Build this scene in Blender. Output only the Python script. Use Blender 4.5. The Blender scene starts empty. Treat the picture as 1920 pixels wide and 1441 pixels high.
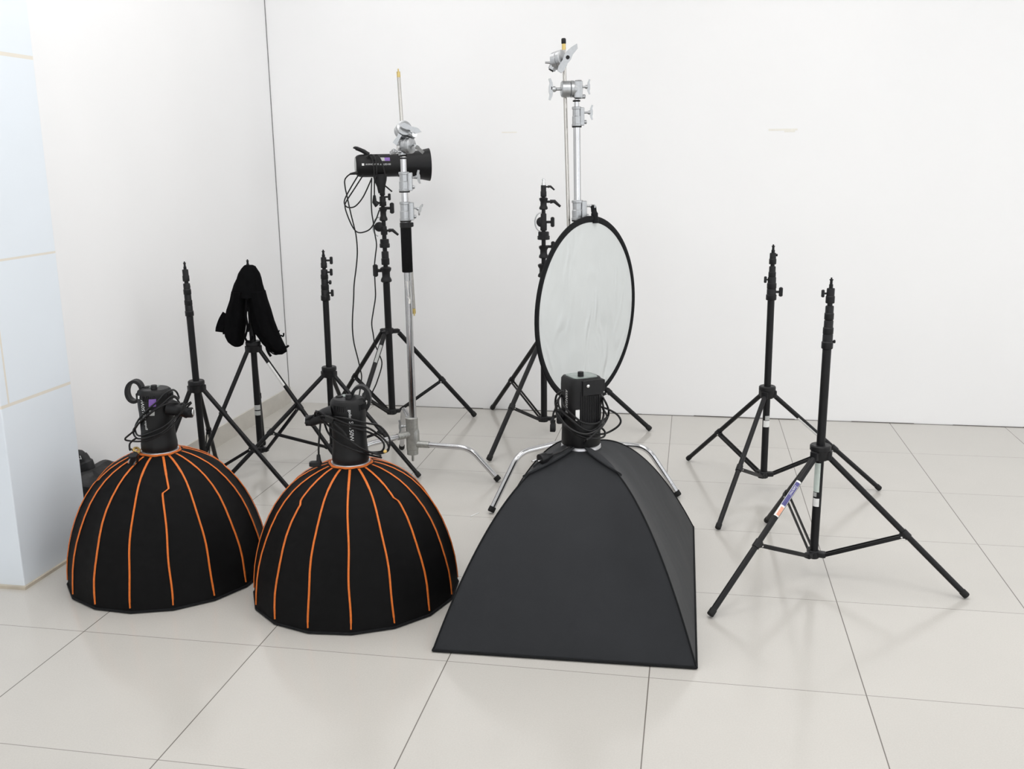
import bpy, math, random
from mathutils import Vector, Matrix
from mathutils.bvhtree import BVHTree
random.seed(7)
PI = math.pi
sc = bpy.context.scene
COL = sc.collection

# ------------------------------------------------------------------ camera
F_PX, PITCH, ROLL, YAW = 1839.54, 0.2272688, -0.0112989, -0.1822688
CAM = Vector((2.486309, -2.597657, 1.467966))
cy_, sy_ = math.cos(YAW), math.sin(YAW)
cp_, sp_ = math.cos(PITCH), math.sin(PITCH)
FWD = Vector((sy_*cp_, cy_*cp_, -sp_))
_r = Vector((cy_, -sy_, 0)); _u = _r.cross(FWD)
RT = _r*math.cos(ROLL) + _u*math.sin(ROLL)
UP = -_r*math.sin(ROLL) + _u*math.cos(ROLL)
cd = bpy.data.cameras.new('camera'); cam = bpy.data.objects.new('camera', cd); COL.objects.link(cam)
M = Matrix((RT, UP, -FWD)).transposed().to_4x4(); M.translation = CAM
cam.matrix_world = M
cd.sensor_fit = 'HORIZONTAL'; cd.sensor_width = 36.0; cd.lens = 36.0*F_PX/1920.0
cd.clip_start = 0.05
sc.camera = cam

# ------------------------------------------------------------------ colour management, world, lamps
sc.view_settings.view_transform = 'Standard'; sc.view_settings.look = 'None'
sc.view_settings.gamma = 1.0; sc.view_settings.use_curve_mapping = False
sc.view_settings.exposure = -0.62
sc.cycles.max_bounces = 10; sc.cycles.diffuse_bounces = 6; sc.cycles.glossy_bounces = 5
sc.cycles.caustics_reflective = False; sc.cycles.caustics_refractive = False
sc.cycles.sample_clamp_indirect = 4.0

w = bpy.data.worlds.new('daylight'); sc.world = w; w.use_nodes = True
bg = w.node_tree.nodes['Background']; bg.inputs[0].default_value = (0.90, 0.96, 1.0, 1); bg.inputs[1].default_value = 0.6

X0, X1, Y0, Y1, ZC = 0.05, 6.6, -6.2, 2.985, 3.15

def area(name, loc, size, power, target=None, color=(1, 1, 1), rot=None):
    l = bpy.data.lights.new(name, 'AREA'); l.shape = 'RECTANGLE'; l.size, l.size_y = size; l.energy = power; l.color = color
    o = bpy.data.objects.new(name, l); COL.objects.link(o); o.location = loc
    if rot: o.rotation_euler = rot
    return o
LAMP = [(x_, y_) for y_ in (1.9, 0.2, -1.7, -3.8) for x_ in (0.95, 3.1, 5.3)]
LAMP_W = dict(zip(LAMP, (13, 9, 8, 30, 36, 9, 3, 13, 8, 2, 5, 4)))
FRONT_W, SIDE_W = 52, 40
for (lx, ly) in LAMP:
    area('ceiling_lamp', (lx, ly, ZC-0.035), (1.16, 1.16), LAMP_W[(lx, ly)], color=(1.0, 0.985, 0.975))
# daylight through the tall windows behind the camera and along the right wall
for wx in (1.3, 3.35, 5.4):
    area('window_daylight', (wx, Y0-0.12, 1.45), (1.8, 2.6), FRONT_W, color=(0.965, 0.98, 1.0), rot=(PI/2, 0, 0))
for wy in (-3.6, -1.4, 0.8):
    area('side_window_daylight', (X1+0.12, wy, 1.45), (1.8, 2.6), SIDE_W, color=(0.965, 0.98, 1.0), rot=(PI/2, 0, PI/2))

# ------------------------------------------------------------------ helpers: picture point -> place in the room
HF = Vector((sy_, cy_, 0.0))           # horizontal viewing direction
HR = Vector((cy_, -sy_, 0.0))          # horizontal right
ZZ = Vector((0, 0, 1))
def ray(x, y):
    return (FWD + RT*((x-960)/F_PX) - UP*((y-720.5)/F_PX))
def floor_pt(x, y, z=0.0):
    d = ray(x, y); return CAM + d*((z-CAM.z)/d.z)
def at(C, x, y, d=0.0):
    """point on the upright plane through C (facing the camera), moved d metres nearer"""
    C = Vector((C[0], C[1], 0)) - HF*d
    v = ray(x, y); return CAM + v*((C-CAM).dot(HF)/v.dot(HF))
def mpp(C):
    return (Vector((C[0], C[1], 0.7))-CAM).dot(FWD)/F_PX      # metres per pixel there
def hit(bvh, x, y, off=0.004):
    d = ray(x, y).normalized()
    loc, n, i, t = bvh.ray_cast(CAM, d)
    if loc is None: return None
    if n.dot(d) > 0: n = -n
    return loc + n*off

# ------------------------------------------------------------------ mesh builder
class MB:
    def __init__(s): s.v = []; s.f = []
    def add(s, vs, fs):
        b = len(s.v); s.v += [Vector(q) for q in vs]; s.f += [tuple(b+i for i in f) for f in fs]; return s
    def frame(s, ax):
        ax = Vector(ax).normalized(); t = Vector((0, 0, 1)) if abs(ax.z) < .9 else Vector((1, 0, 0))
        u = ax.cross(t).normalized(); return u, ax.cross(u).normalized(), ax
    def rings(s, rings, cap=True, closed=False):
        b = len(s.v); n = len(rings[0])
        for r in rings: s.v += [Vector(q) for q in r]
        m = len(rings)
        for i in range(m if closed else m-1):
            for j in range(n):
                a, c = b+i*n, b+((i+1) % m)*n
                s.f.append((a+j, a+(j+1) % n, c+(j+1) % n, c+j))
        if cap and not closed:
            s.f.append(tuple(b+j for j in reversed(range(n)))); s.f.append(tuple(b+(m-1)*n+j for j in range(n)))
        return s
    def tube(s, p0, p1, r0, r1=None, n=16):
        r1 = r0 if r1 is None else r1
        p0, p1 = Vector(p0), Vector(p1); u, v, a = s.frame(p1-p0)
        cs = [(math.cos(2*PI*i/n), math.sin(2*PI*i/n)) for i in range(n)]
        return s.rings([[p0+(u*c+v*q)*r0 for c, q in cs], [p1+(u*c+v*q)*r1 for c, q in cs]])
    def lathe(s, P, ax, prof, n=24, cap=True, start=0.0, squash=None):
        """prof: (distance along axis, radius)"""
        P = Vector(P); u, v, a = s.frame(ax)
        if squash: u, v = squash
        out = []
        for (h, r) in prof:
            out.append([P+a*h+(u*math.cos(start+2*PI*i/n)+v*math.sin(start+2*PI*i/n))*r for i in range(n)])
        return s.rings(out, cap)
    def path(s, pts, r, n=8, flat=None):
        pts = [Vector(p) for p in pts]; m = len(pts)
        t = (pts[1]-pts[0]).normalized(); u, v, _ = s.frame(t); out = []
        for i in range(m):
            tn = (pts[min(i+1, m-1)]-pts[max(i-1, 0)])
            if tn.length < 1e-9: tn = t
            tn.normalize()
            q = t.rotation_difference(tn); u = q @ u; v = q @ v; t = tn
            rr = r[i] if isinstance(r, (list, tuple)) else r
            out.append([pts[i]+(u*math.cos(2*PI*k/n)+v*math.sin(2*PI*k/n))*rr for k in range(n)])
        return s.rings(out)
    def box(s, c, dims, axes=None, bev=0.0):
        """box with bevelled edges: three axes and full sizes"""
        c = Vector(c); a = axes or (Vector((1, 0, 0)), Vector((0, 1, 0)), Vector((0, 0, 1)))
        a = [Vector(q).normalized() for q in a]; hx, hy, hz = [d/2 for d in dims]
        b = min(bev, hx*.95, hy*.95, hz*.95)
        def sec(x, y, z): # rounded rectangle
            if b <= 0: return [c+a[0]*i*x+a[1]*j*y+a[2]*z for i, j in ((-1, -1), (1, -1), (1, 1), (-1, 1))]
            out = []
            for k, (i, j) in enumerate(((-1, -1), (1, -1), (1, 1), (-1, 1))):
                for q in range(3):
                    an = PI+k*PI/2+q*PI/4
                    out.append(c+a[0]*(i*(x-b)+math.cos(an)*b)+a[1]*(j*(y-b)+math.sin(an)*b)+a[2]*z)
            return out
        if b <= 0: return s.rings([sec(hx, hy, -hz), sec(hx, hy, hz)])
        def inset(x, y, z, e):
            cc = sec(x, y, z); o = c+a[2]*z
            return [o+(p-o)*((min(x, y)-e)/min(x, y)) for p in cc]
        return s.rings([inset(hx, hy, -hz, b*.8), sec(hx, hy, -hz+b*.7), sec(hx, hy, hz-b*.7), inset(hx, hy, hz, b*.8)])
    def prism(s, poly, a0, a1, c, th, nrm):
        c = Vector(c); n = Vector(nrm).normalized()
        A = [c+a0*p[0]+a1*p[1] for p in poly]
        return s.rings([[p-n*th/2 for p in A], [p+n*th/2 for p in A]])
    def ball(s, c, r, sc3=(1, 1, 1), n=14, ax=(0, 0, 1)):
        c = Vector(c); u, v, a = s.frame(ax); out = []
        m = 8
        for i in range(m+1):
            th = PI*i/m; rr = max(math.sin(th), .02)
            out.append([c+(u*math.cos(2*PI*j/n)*sc3[0]+v*math.sin(2*PI*j/n)*sc3[1])*rr*r-a*math.cos(th)*r*sc3[2] for j in range(n)])
        return s.rings(out)
    def build(s, name, mat, parent=None, smooth=35, kind=None, label=None):
        O = Vector(parent['_o']) if parent is not None and '_o' in parent else Vector((0, 0, 0))
        me = bpy.data.meshes.new(name); me.from_pydata([tuple(q-O) for q in s.v], [], s.f); me.validate()
        import bmesh
        bm = bmesh.new(); bm.from_mesh(me); bmesh.ops.recalc_face_normals(bm, faces=bm.faces); bm.to_mesh(me); bm.free()
        if smooth:
            me.polygons.foreach_set('use_smooth', [True]*len(me.polygons)); me.set_sharp_from_angle(angle=math.radians(smooth))
        if mat: me.materials.append(mat)
        o = bpy.data.objects.new(name, me); COL.objects.link(o)
        if parent is not None: o.parent = parent; o['_o'] = tuple(O)
        if kind: o['kind'] = kind
        if label: o['label'] = label
        return o

def crom(pts, k=6):
    pts = [Vector(p) for p in pts]; out = []
    for i in range(len(pts)-1):
        p0, p1, p2, p3 = pts[max(i-1, 0)], pts[i], pts[i+1], pts[min(i+2, len(pts)-1)]
        for j in range(k):
            t = j/k
            out.append(0.5*((2*p1)+(p2-p0)*t+(2*p0-5*p1+4*p2-p3)*t*t+(3*p1-p0-3*p2+p3)*t**3))
    out.append(pts[-1]); return out

def thing(name, label, cat, loc, group=None):
    o = bpy.data.objects.new(name, None); COL.objects.link(o); o.location = Vector(loc); o.empty_display_size = .1
    o['label'] = label; o['category'] = cat; o['_o'] = tuple(Vector(loc))
    if group: o['group'] = group
    return o
def tag(o, label, cat, group=None):
    o['label'] = label; o['category'] = cat
    if group: o['group'] = group
    return o
def rehome(o, loc):
    """move a single-mesh thing's origin to its base"""
    L = Vector(loc); o.data.transform(Matrix.Translation(-L)); o.location = L; return o

# ------------------------------------------------------------------ materials
def mat(name, col, rough=.5, metal=0.0, spec=.5, noise=None, bump=None, sheen=0.0, coat=0.0):
    m = bpy.data.materials.new(name); m.use_nodes = True; nt = m.node_tree; b = nt.nodes['Principled BSDF']
    b.inputs['Base Color'].default_value = (*col, 1); b.inputs['Roughness'].default_value = rough
    b.inputs['Metallic'].default_value = metal; b.inputs['Specular IOR Level'].default_value = spec
    if sheen: b.inputs['Sheen Weight'].default_value = sheen; b.inputs['Sheen Roughness'].default_value = .5
    if coat: b.inputs['Coat Weight'].default_value = coat
    tc = nt.nodes.new('ShaderNodeTexCoord')
    if noise:
        sc_, amt = noise
        n = nt.nodes.new('ShaderNodeTexNoise'); n.inputs['Scale'].default_value = sc_; n.inputs['Detail'].default_value = 4
        nt.links.new(tc.outputs['Object'], n.inputs['Vector'])
        mr = nt.nodes.new('ShaderNodeMapRange'); mr.inputs[1].default_value = .3; mr.inputs[2].default_value = .7
        mr.inputs[3].default_value = 1-amt; mr.inputs[4].default_value = 1+amt
        nt.links.new(n.outputs['Fac'], mr.inputs[0])
        mx = nt.nodes.new('ShaderNodeVectorMath'); mx.operation = 'SCALE'; mx.inputs[0].default_value = col
        nt.links.new(mr.outputs[0], mx.inputs['Scale']); nt.links.new(mx.outputs[0], b.inputs['Base Color'])
    if bump:
        sc_, st, dist = bump
        n2 = nt.nodes.new('ShaderNodeTexNoise'); n2.inputs['Scale'].default_value = sc_; n2.inputs['Detail'].default_value = 3
        nt.links.new(tc.outputs['Object'], n2.inputs['Vector'])
        bp = nt.nodes.new('ShaderNodeBump'); bp.inputs['Strength'].default_value = st; bp.inputs['Distance'].default_value = dist
        nt.links.new(n2.outputs['Fac'], bp.inputs['Height']); nt.links.new(bp.outputs[0], b.inputs['Normal'])
    return m
MT = dict(
    wall=mat('white_painted_wall', (.885, .885, .888), .65, noise=(1.3, .012), bump=(60, .05, .002)),
    ceiling=mat('white_ceiling', (.90, .90, .90), .8),
    black=mat('black_powder_coat', (.005, .005, .0058), .42, spec=.28, noise=(40, .15)),
    blackp=mat('black_plastic', (.008, .008, .009), .45, spec=.3, noise=(60, .15)),
    blackm=mat('matt_black_body', (.006, .006, .0065), .5, spec=.3, noise=(60, .1)),
    rubber=mat('black_rubber', (.012, .012, .012), .7, spec=.3, noise=(80, .15)),
    cable=mat('black_cable_jacket', (.006, .006, .0065), .45, spec=.35, noise=(50, .1)),
    chrome=mat('polished_chrome', (.54, .54, .55), .13, 1.0, noise=(20, .03)),
    nickel=mat('nickel_rod', (.52, .50, .47), .18, 1.0, noise=(20, .03)),
    alu=mat('satin_cast_aluminium', (.44, .45, .46), .36, 1.0, noise=(120, .06), bump=(300, .08, .001)),
    cast=mat('grey_cast_hub', (.42, .42, .40), .42, 1.0, noise=(90, .1), bump=(200, .1, .001)),
    brass=mat('brass_tip', (.65, .50, .20), .3, 1.0, noise=(60, .1)),
    steel=mat('steel_screw', (.7, .7, .7), .25, 1.0, noise=(60, .05)),
    orange=mat('orange_tape', (.66, .150, .014), .62, noise=(120, .10)),
    dome=mat('black_ripstop_cloth', (.0022, .0022, .0025), .72, spec=.16, noise=(25, .2), bump=(14, .35, .006)),
    cloth=mat('velvet_black_cloth', (.0035, .0035, .004), .95, spec=.08, noise=(30, .2), bump=(25, .4, .006)),
    bag=mat('black_nylon_bag', (.012, .012, .013), .6, noise=(18, .3), bump=(16, .7, .012)),
    foam=mat('black_foam', (.004, .004, .0045), .9, spec=.2, noise=(200, .3), bump=(300, .5, .001)),
    white=mat('white_label', (.78, .78, .77), .5, noise=(80, .03)),
    print=mat('white_print', (.75, .76, .76), .5, noise=(80, .03)),
    grey=mat('grey_label', (.42, .43, .42), .45, noise=(80, .06)),
    purple=mat('purple_label', (.20, .10, .38), .4, noise=(90, .1)),
    blue=mat('blue_label', (.07, .065, .22), .4, noise=(90, .1)),
    peach=mat('orange_print', (.75, .36, .24), .5, noise=(90, .15)),
    screen=mat('grey_screen', (.20, .235, .22), .2, noise=(60, .15)),
    yellow=mat('yellow_tie', (.62, .42, .12), .5, noise=(80, .1)),
    ringw=mat('silver_speed_ring', (.62, .62, .64), .3, .7, noise=(80, .05)),
    dark=mat('gap_shadow', (.10, .09, .08), .8, noise=(30, .2)),
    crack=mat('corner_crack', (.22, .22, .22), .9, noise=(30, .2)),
    plinth=mat('beige_plinth', (.55, .49, .40), .5, noise=(14, .12)),
    skirting=mat('greige_skirting_tile', (.60, .575, .525), .28, noise=(10, .06)),
    clearm=mat('clear_wrap', (.55, .62, .58), .15, noise=(60, .06)),
    tape=mat('old_tape_mark', (.82, .80, .74), .7, noise=(30, .04)),
)
# softbox cloth: fine weave and broad soft creases
def cloth_mat(name, col, wr):
    m = mat(name, col, .72, spec=.22, noise=(5, .10), sheen=.06); nt = m.node_tree; b = nt.nodes['Principled BSDF']
    tc = nt.nodes.new('ShaderNodeTexCoord')
    n1 = nt.nodes.new('ShaderNodeTexNoise'); n1.inputs['Scale'].default_value = wr; n1.inputs['Detail'].default_value = 2
    n2 = nt.nodes.new('ShaderNodeTexNoise'); n2.inputs['Scale'].default_value = 400
    nt.links.new(tc.outputs['Object'], n1.inputs['Vector']); nt.links.new(tc.outputs['Object'], n2.inputs['Vector'])
    ad = nt.nodes.new('ShaderNodeMath'); ad.operation = 'MULTIPLY_ADD'; ad.inputs[1].default_value = .03
    nt.links.new(n2.outputs['Fac'], ad.inputs[0]); nt.links.new(n1.outputs['Fac'], ad.inputs[2])
    bp = nt.nodes.new('ShaderNodeBump'); bp.inputs['Strength'].default_value = .35; bp.inputs['Distance'].default_value = .012
    nt.links.new(ad.outputs[0], bp.inputs['Height']); nt.links.new(bp.outputs[0], b.inputs['Normal'])
    return m
MT['softbox'] = cloth_mat('charcoal_softbox_cloth', (.0195, .0208, .0235), 6)
MT['softhem'] = mat('black_softbox_binding', (.006, .0065, .0075), .75, spec=.2, noise=(80, .15))

def floor_material():
    m = bpy.data.materials.new('polished_floor_tile'); m.use_nodes = True; nt = m.node_tree; L = nt.links.new
    b = nt.nodes['Principled BSDF']; N = nt.nodes.new
    g = N('ShaderNodeNewGeometry'); sp = N('ShaderNodeSeparateXYZ'); L(g.outputs['Position'], sp.inputs[0])
    def line(axis, half):
        a = N('ShaderNodeMath'); a.operation = 'DIVIDE'; a.inputs[1].default_value = .6; L(sp.outputs[axis], a.inputs[0])
        f = N('ShaderNodeMath'); f.operation = 'ADD'; f.inputs[1].default_value = .5; L(a.outputs[0], f.inputs[0])
        fr = N('ShaderNodeMath'); fr.operation = 'FRACT'; L(f.outputs[0], fr.inputs[0])
        s = N('ShaderNodeMath'); s.operation = 'SUBTRACT'; s.inputs[1].default_value = .5; L(fr.outputs[0], s.inputs[0])
        ab = N('ShaderNodeMath'); ab.operation = 'ABSOLUTE'; L(s.outputs[0], ab.inputs[0])
        mr = N('ShaderNodeMapRange'); mr.inputs[1].default_value = half*.5/.6; mr.inputs[2].default_value = half*1.5/.6
        mr.inputs[3].default_value = 1; mr.inputs[4].default_value = 0; L(ab.outputs[0], mr.inputs[0]); return mr.outputs[0]
    lx, ly = line('X', .0015), line('Y', .0012)
    k = N('ShaderNodeMath'); k.operation = 'MULTIPLY'; k.inputs[1].default_value = .75; L(ly, k.inputs[0])
    mx = N('ShaderNodeMath'); mx.operation = 'MAXIMUM'; L(lx, mx.inputs[0]); L(k.outputs[0], mx.inputs[1])
    # per-tile tone
    vm = N('ShaderNodeVectorMath'); vm.operation = 'SCALE'; vm.inputs['Scale'].default_value = 1/.6; L(g.outputs['Position'], vm.inputs[0])
    fl = N('ShaderNodeVectorMath'); fl.operation = 'FLOOR'; L(vm.outputs[0], fl.inputs[0])
    wn = N('ShaderNodeTexWhiteNoise'); wn.noise_dimensions = '2D'; L(fl.outputs[0], wn.inputs['Vector'])
    n = N('ShaderNodeTexNoise'); n.inputs['Scale'].default_value = 220; n.inputs['Detail'].default_value = 3; L(g.outputs['Position'], n.inputs['Vector'])
    n2 = N('ShaderNodeTexNoise'); n2.inputs['Scale'].default_value = 3; n2.inputs['Detail'].default_value = 3; L(g.outputs['Position'], n2.inputs['Vector'])
    a1 = N('ShaderNodeMapRange'); a1.inputs[3].default_value = .985; a1.inputs[4].default_value = 1.015; L(wn.outputs['Value'], a1.inputs[0])
    a2 = N('ShaderNodeMapRange'); a2.inputs[1].default_value = .35; a2.inputs[2].default_value = .65; a2.inputs[3].default_value = .975; a2.inputs[4].default_value = 1.025; L(n.outputs['Fac'], a2.inputs[0])
    a3 = N('ShaderNodeMapRange'); a3.inputs[1].default_value = .3; a3.inputs[2].default_value = .7; a3.inputs[3].default_value = .985; a3.inputs[4].default_value = 1.015; L(n2.outputs['Fac'], a3.inputs[0])
    p1 = N('ShaderNodeMath'); p1.operation = 'MULTIPLY'; L(a1.outputs[0], p1.inputs[0]); L(a2.outputs[0], p1.inputs[1])
    p2 = N('ShaderNodeMath'); p2.operation = 'MULTIPLY'; L(p1.outputs[0], p2.inputs[0]); L(a3.outputs[0], p2.inputs[1])
    c = N('ShaderNodeVectorMath'); c.operation = 'SCALE'; c.inputs[0].default_value = (.545, .525, .490); L(p2.outputs[0], c.inputs['Scale'])
    mix = N('ShaderNodeMix'); mix.data_type = 'RGBA'; L(mx.outputs[0], mix.inputs[0]); L(c.outputs[0], mix.inputs[6]); mix.inputs[7].default_value = (.13, .115, .10, 1)
    L(mix.outputs[2], b.inputs['Base Color']); b.inputs['Roughness'].default_value = .16; b.inputs['Specular IOR Level'].default_value = .5
    return m
MT['floor'] = floor_material()

def pillar_material():
    m = bpy.data.materials.new('pale_blue_pillar_tile'); m.use_nodes = True; nt = m.node_tree; L = nt.links.new; N = nt.nodes.new
    b = nt.nodes['Principled BSDF']; g = N('ShaderNodeNewGeometry'); sp = N('ShaderNodeSeparateXYZ'); L(g.outputs['Position'], sp.inputs[0])
    def near(out, v, half):
        s = N('ShaderNodeMath'); s.operation = 'SUBTRACT'; s.inputs[1].default_value = v; L(out, s.inputs[0])
        ab = N('ShaderNodeMath'); ab.operation = 'ABSOLUTE'; L(s.outputs[0], ab.inputs[0])
        l = N('ShaderNodeMath'); l.operation = 'LESS_THAN'; l.inputs[1].default_value = half; L(ab.outputs[0], l.inputs[0]); return l.outputs[0]
    def mx(a, c):
        q = N('ShaderNodeMath'); q.operation = 'MAXIMUM'; L(a, q.inputs[0]); L(c, q.inputs[1]); return q.outputs[0]
    h = mx(mx(near(sp.outputs['Z'], .66, .0055), near(sp.outputs['Z'], 1.15, .004)), near(sp.outputs['Z'], 1.825, .0065))
    v = near(sp.outputs['Y'], .302, .004); zz = near(sp.outputs['Z'], .905, .245)
    q = N('ShaderNodeMath'); q.operation = 'MULTIPLY'; L(v, q.inputs[0]); L(zz, q.inputs[1])
    fac = mx(h, q.outputs[0])
    n = N('ShaderNodeTexNoise'); n.inputs['Scale'].default_value = 3; L(g.outputs['Position'], n.inputs['Vector'])
    mr = N('ShaderNodeMapRange'); mr.inputs[3].default_value = .97; mr.inputs[4].default_value = 1.03; L(n.outputs['Fac'], mr.inputs[0])
    c = N('ShaderNodeVectorMath'); c.operation = 'SCALE'; c.inputs[0].default_value = (.76, .815, .87); L(mr.outputs[0], c.inputs['Scale'])
    mix = N('ShaderNodeMix'); mix.data_type = 'RGBA'; L(fac, mix.inputs[0]); L(c.outputs[0], mix.inputs[6]); mix.inputs[7].default_value = (.74, .70, .62, 1)
    L(mix.outputs[2], b.inputs['Base Color']); b.inputs['Roughness'].default_value = .35
    return m
MT['pillar'] = pillar_material()

# reflector fabric: pale silver-white, crumpled
def reflector_material():
    m = mat('silver_white_reflector_cloth', (.66, .685, .68), .42, spec=.5, noise=(4, .03)); nt = m.node_tree; b = nt.nodes['Principled BSDF']
    b.inputs['Metallic'].default_value = .15
    tc = nt.nodes.new('ShaderNodeTexCoord')
    mp = nt.nodes.new('ShaderNodeMapping'); mp.inputs['Scale'].default_value = (1, 1, .45); nt.links.new(tc.outputs['Object'], mp.inputs['Vector'])
    n = nt.nodes.new('ShaderNodeTexNoise'); n.inputs['Scale'].default_value = 9; n.inputs['Detail'].default_value = 4; n.inputs['Distortion'].default_value = 1.5
    n.noise_type = 'RIDGED_MULTIFRACTAL'
    nt.links.new(mp.outputs[0], n.inputs['Vector'])
    bp = nt.nodes.new('ShaderNodeBump'); bp.inputs['Strength'].default_value = .7; bp.inputs['Distance'].default_value = .018
    nt.links.new(n.outputs['Fac'], bp.inputs['Height']); nt.links.new(bp.outputs[0], b.inputs['Normal'])
    return m
MT['reflector'] = reflector_material()
MT['lamp'] = bpy.data.materials.new('lamp_housing'); MT['lamp'].use_nodes = True
MT['lamp'].node_tree.nodes['Principled BSDF'].inputs['Base Color'].default_value = (.8, .8, .8, 1)

# ------------------------------------------------------------------ the room
def slab(name, x0, x1, y0, y1, z0, z1, m, bev=0):
    b = MB(); b.box(((x0+x1)/2, (y0+y1)/2, (z0+z1)/2), (x1-x0, y1-y0, z1-z0), bev=bev)
    return b.build(name, m, kind='structure', smooth=0)
slab('floor', -.4, X1+.1, Y0-.1, Y1+.1, -.1, 0, MT['floor'])
slab('ceiling', -.4, X1+.1, Y0-.1, Y1+.1, ZC, ZC+.1, MT['ceiling'])
slab('wall_back', -.05, X1+.1, Y1, Y1+.1, 0, ZC, MT['wall'])
slab('wall_left', -.4, X0, Y0, Y1, 0, ZC, MT['wall'])
def glazed(name, along, lo, hi, openings, fixed, out, zb=.15, zt=2.75):
    b = MB()
    def bx(u0, u1, z0_, z1_):
        c, d = (u0+u1)/2, u1-u0
        if along == 'x': b.box((c, fixed+out*.05, (z0_+z1_)/2), (d, .1, z1_-z0_))
        else: b.box((fixed+out*.05, c, (z0_+z1_)/2), (.1, d, z1_-z0_))
    bx(lo, hi, 0, zb); bx(lo, hi, zt, ZC); u = lo
    for (a_, c_) in openings: bx(u, a_, zb, zt); u = c_
    bx(u, hi, zb, zt); b.build(name, MT['front' if along == 'x' else 'wall'], kind='structure', smooth=0)
    for (a_, c_) in openings:
        global WN
        WN += 1; f = MB()
        for u in (a_+.02, (a_+c_)/2, c_-.02):
            f.box((u, fixed+out*.05, (zb+zt)/2) if along == 'x' else (fixed+out*.05, u, (zb+zt)/2), (.04, .05, zt-zb) if along == 'x' else (.05, .04, zt-zb))
        for z in (zb+.02, zt-.02):
            f.box(((a_+c_)/2, fixed+out*.05, z) if along == 'x' else (fixed+out*.05, (a_+c_)/2, z), (c_-a_, .05, .04) if along == 'x' else (.05, c_-a_, .04))
        f.build('window_%d' % WN, MT['blackp'], kind='structure', smooth=0)
WN = 0
MT['front'] = mat('slate_grey_front_wall', (.16, .16, .17), .6, noise=(3, .05))
glazed('wall_front', 'x', X0, X1, [(.4, 2.2), (2.45, 4.25), (4.5, 6.3)], Y0, -1)
glazed('wall_right', 'y', Y0, Y1, [(-4.5, -2.7), (-2.3, -.5), (-.1, 1.7)], X1, 1)
# pillar clad in tile, with its low plinth
slab('wall_pillar', -.38, .197, .262, .650, 0, ZC, MT['pillar'], bev=.004)
slab('baseboard_pillar', -.38, .207, .250, .660, 0, .011, MT['plinth'])
slab('baseboard_left', X0, X0+.010, .66, Y1, 0, .098, MT['skirting'])
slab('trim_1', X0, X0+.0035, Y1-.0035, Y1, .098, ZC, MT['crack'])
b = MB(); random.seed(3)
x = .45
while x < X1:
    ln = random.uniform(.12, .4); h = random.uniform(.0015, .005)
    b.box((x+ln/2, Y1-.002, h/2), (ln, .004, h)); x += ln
b.build('wall_foot_shadow', MT['dark'], kind='structure', smooth=0)  # brown-grey strip painted in for the shadow line along the back wall's foot
for (lx, ly) in LAMP:
    b = MB()
    for dx, dy, sx, sy in ((-.6, 0, .04, 1.24), (.6, 0, .04, 1.24), (0, -.6, 1.24, .04), (0, .6, 1.24, .04)):
        b.box((lx+dx, ly+dy, ZC-.02), (sx, sy, .04))
    o = b.build('ceiling_light_frame', MT['lamp'], kind='structure', smooth=0)
# small marks left on the walls
def wallmark(px, py, w_, h_, m, back=True, ang=0):
    d = ray(px, py)
    P = CAM+d*((Y1-CAM.y)/d.y) if back else CAM+d*((X0-CAM.x)/d.x)
    return P
TM = [(955, 248, .085, .006, 0), (1468, 243, .13, .010, 1)]

# ------------------------------------------------------------------ light stands
def axis_fn(C, hub_px, top_px):
    A, B = at(C, *hub_px), at(C, *top_px); dv = (B-A)
    def P(y, d=0.0):
        t = (y-hub_px[1])/(top_px[1]-hub_px[1])
        q = at(C, hub_px[0]+(top_px[0]-hub_px[0])*t, y); return q
    return P, dv.normalized()

def lettering(name, s, size, fn, m, parent, thick=.0006, label=None):
    cu = bpy.data.curves.new('t', 'FONT'); cu.body = s; cu.size = size; cu.extrude = 0; cu.resolution_u = 3
    to = bpy.data.objects.new('t', cu); COL.objects.link(to); bpy.context.view_layer.update()
    me = bpy.data.meshes.new_from_object(to)
    b = MB(); b.v = [fn(v.co.x, v.co.y) for v in me.vertices]; b.f = [tuple(p.vertices) for p in me.polygons]
    bpy.data.objects.remove(to); bpy.data.curves.remove(cu)
    return b.build(name, m, parent, smooth=0, label=label)

def clamp_knob(b, P, side, k, style='wing'):
    """a locking knob on a stem that leaves the pole sideways"""
    side = Vector(side).normalized()
    b.tube(P, P+side*(.020*k), .004*k, n=8)
    if style == 'wing':
        b.box(P+side*(.026*k), (.012*k, .012*k, .030*k), (side, side.cross(ZZ), ZZ), bev=.004*k)
    elif style == 'lever':
        q = P+side*(.018*k)
        b.path([q, q+side*.014*k+ZZ*.002, q+side*.034*k-ZZ*.016*k], [.007*k, .006*k, .004*k], n=8)
    else:
        b.lathe(P+side*.016*k, side, [(0, .009*k), (.002, .012*k), (.012*k, .012*k), (.014*k, .009*k)], n=12)

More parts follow.
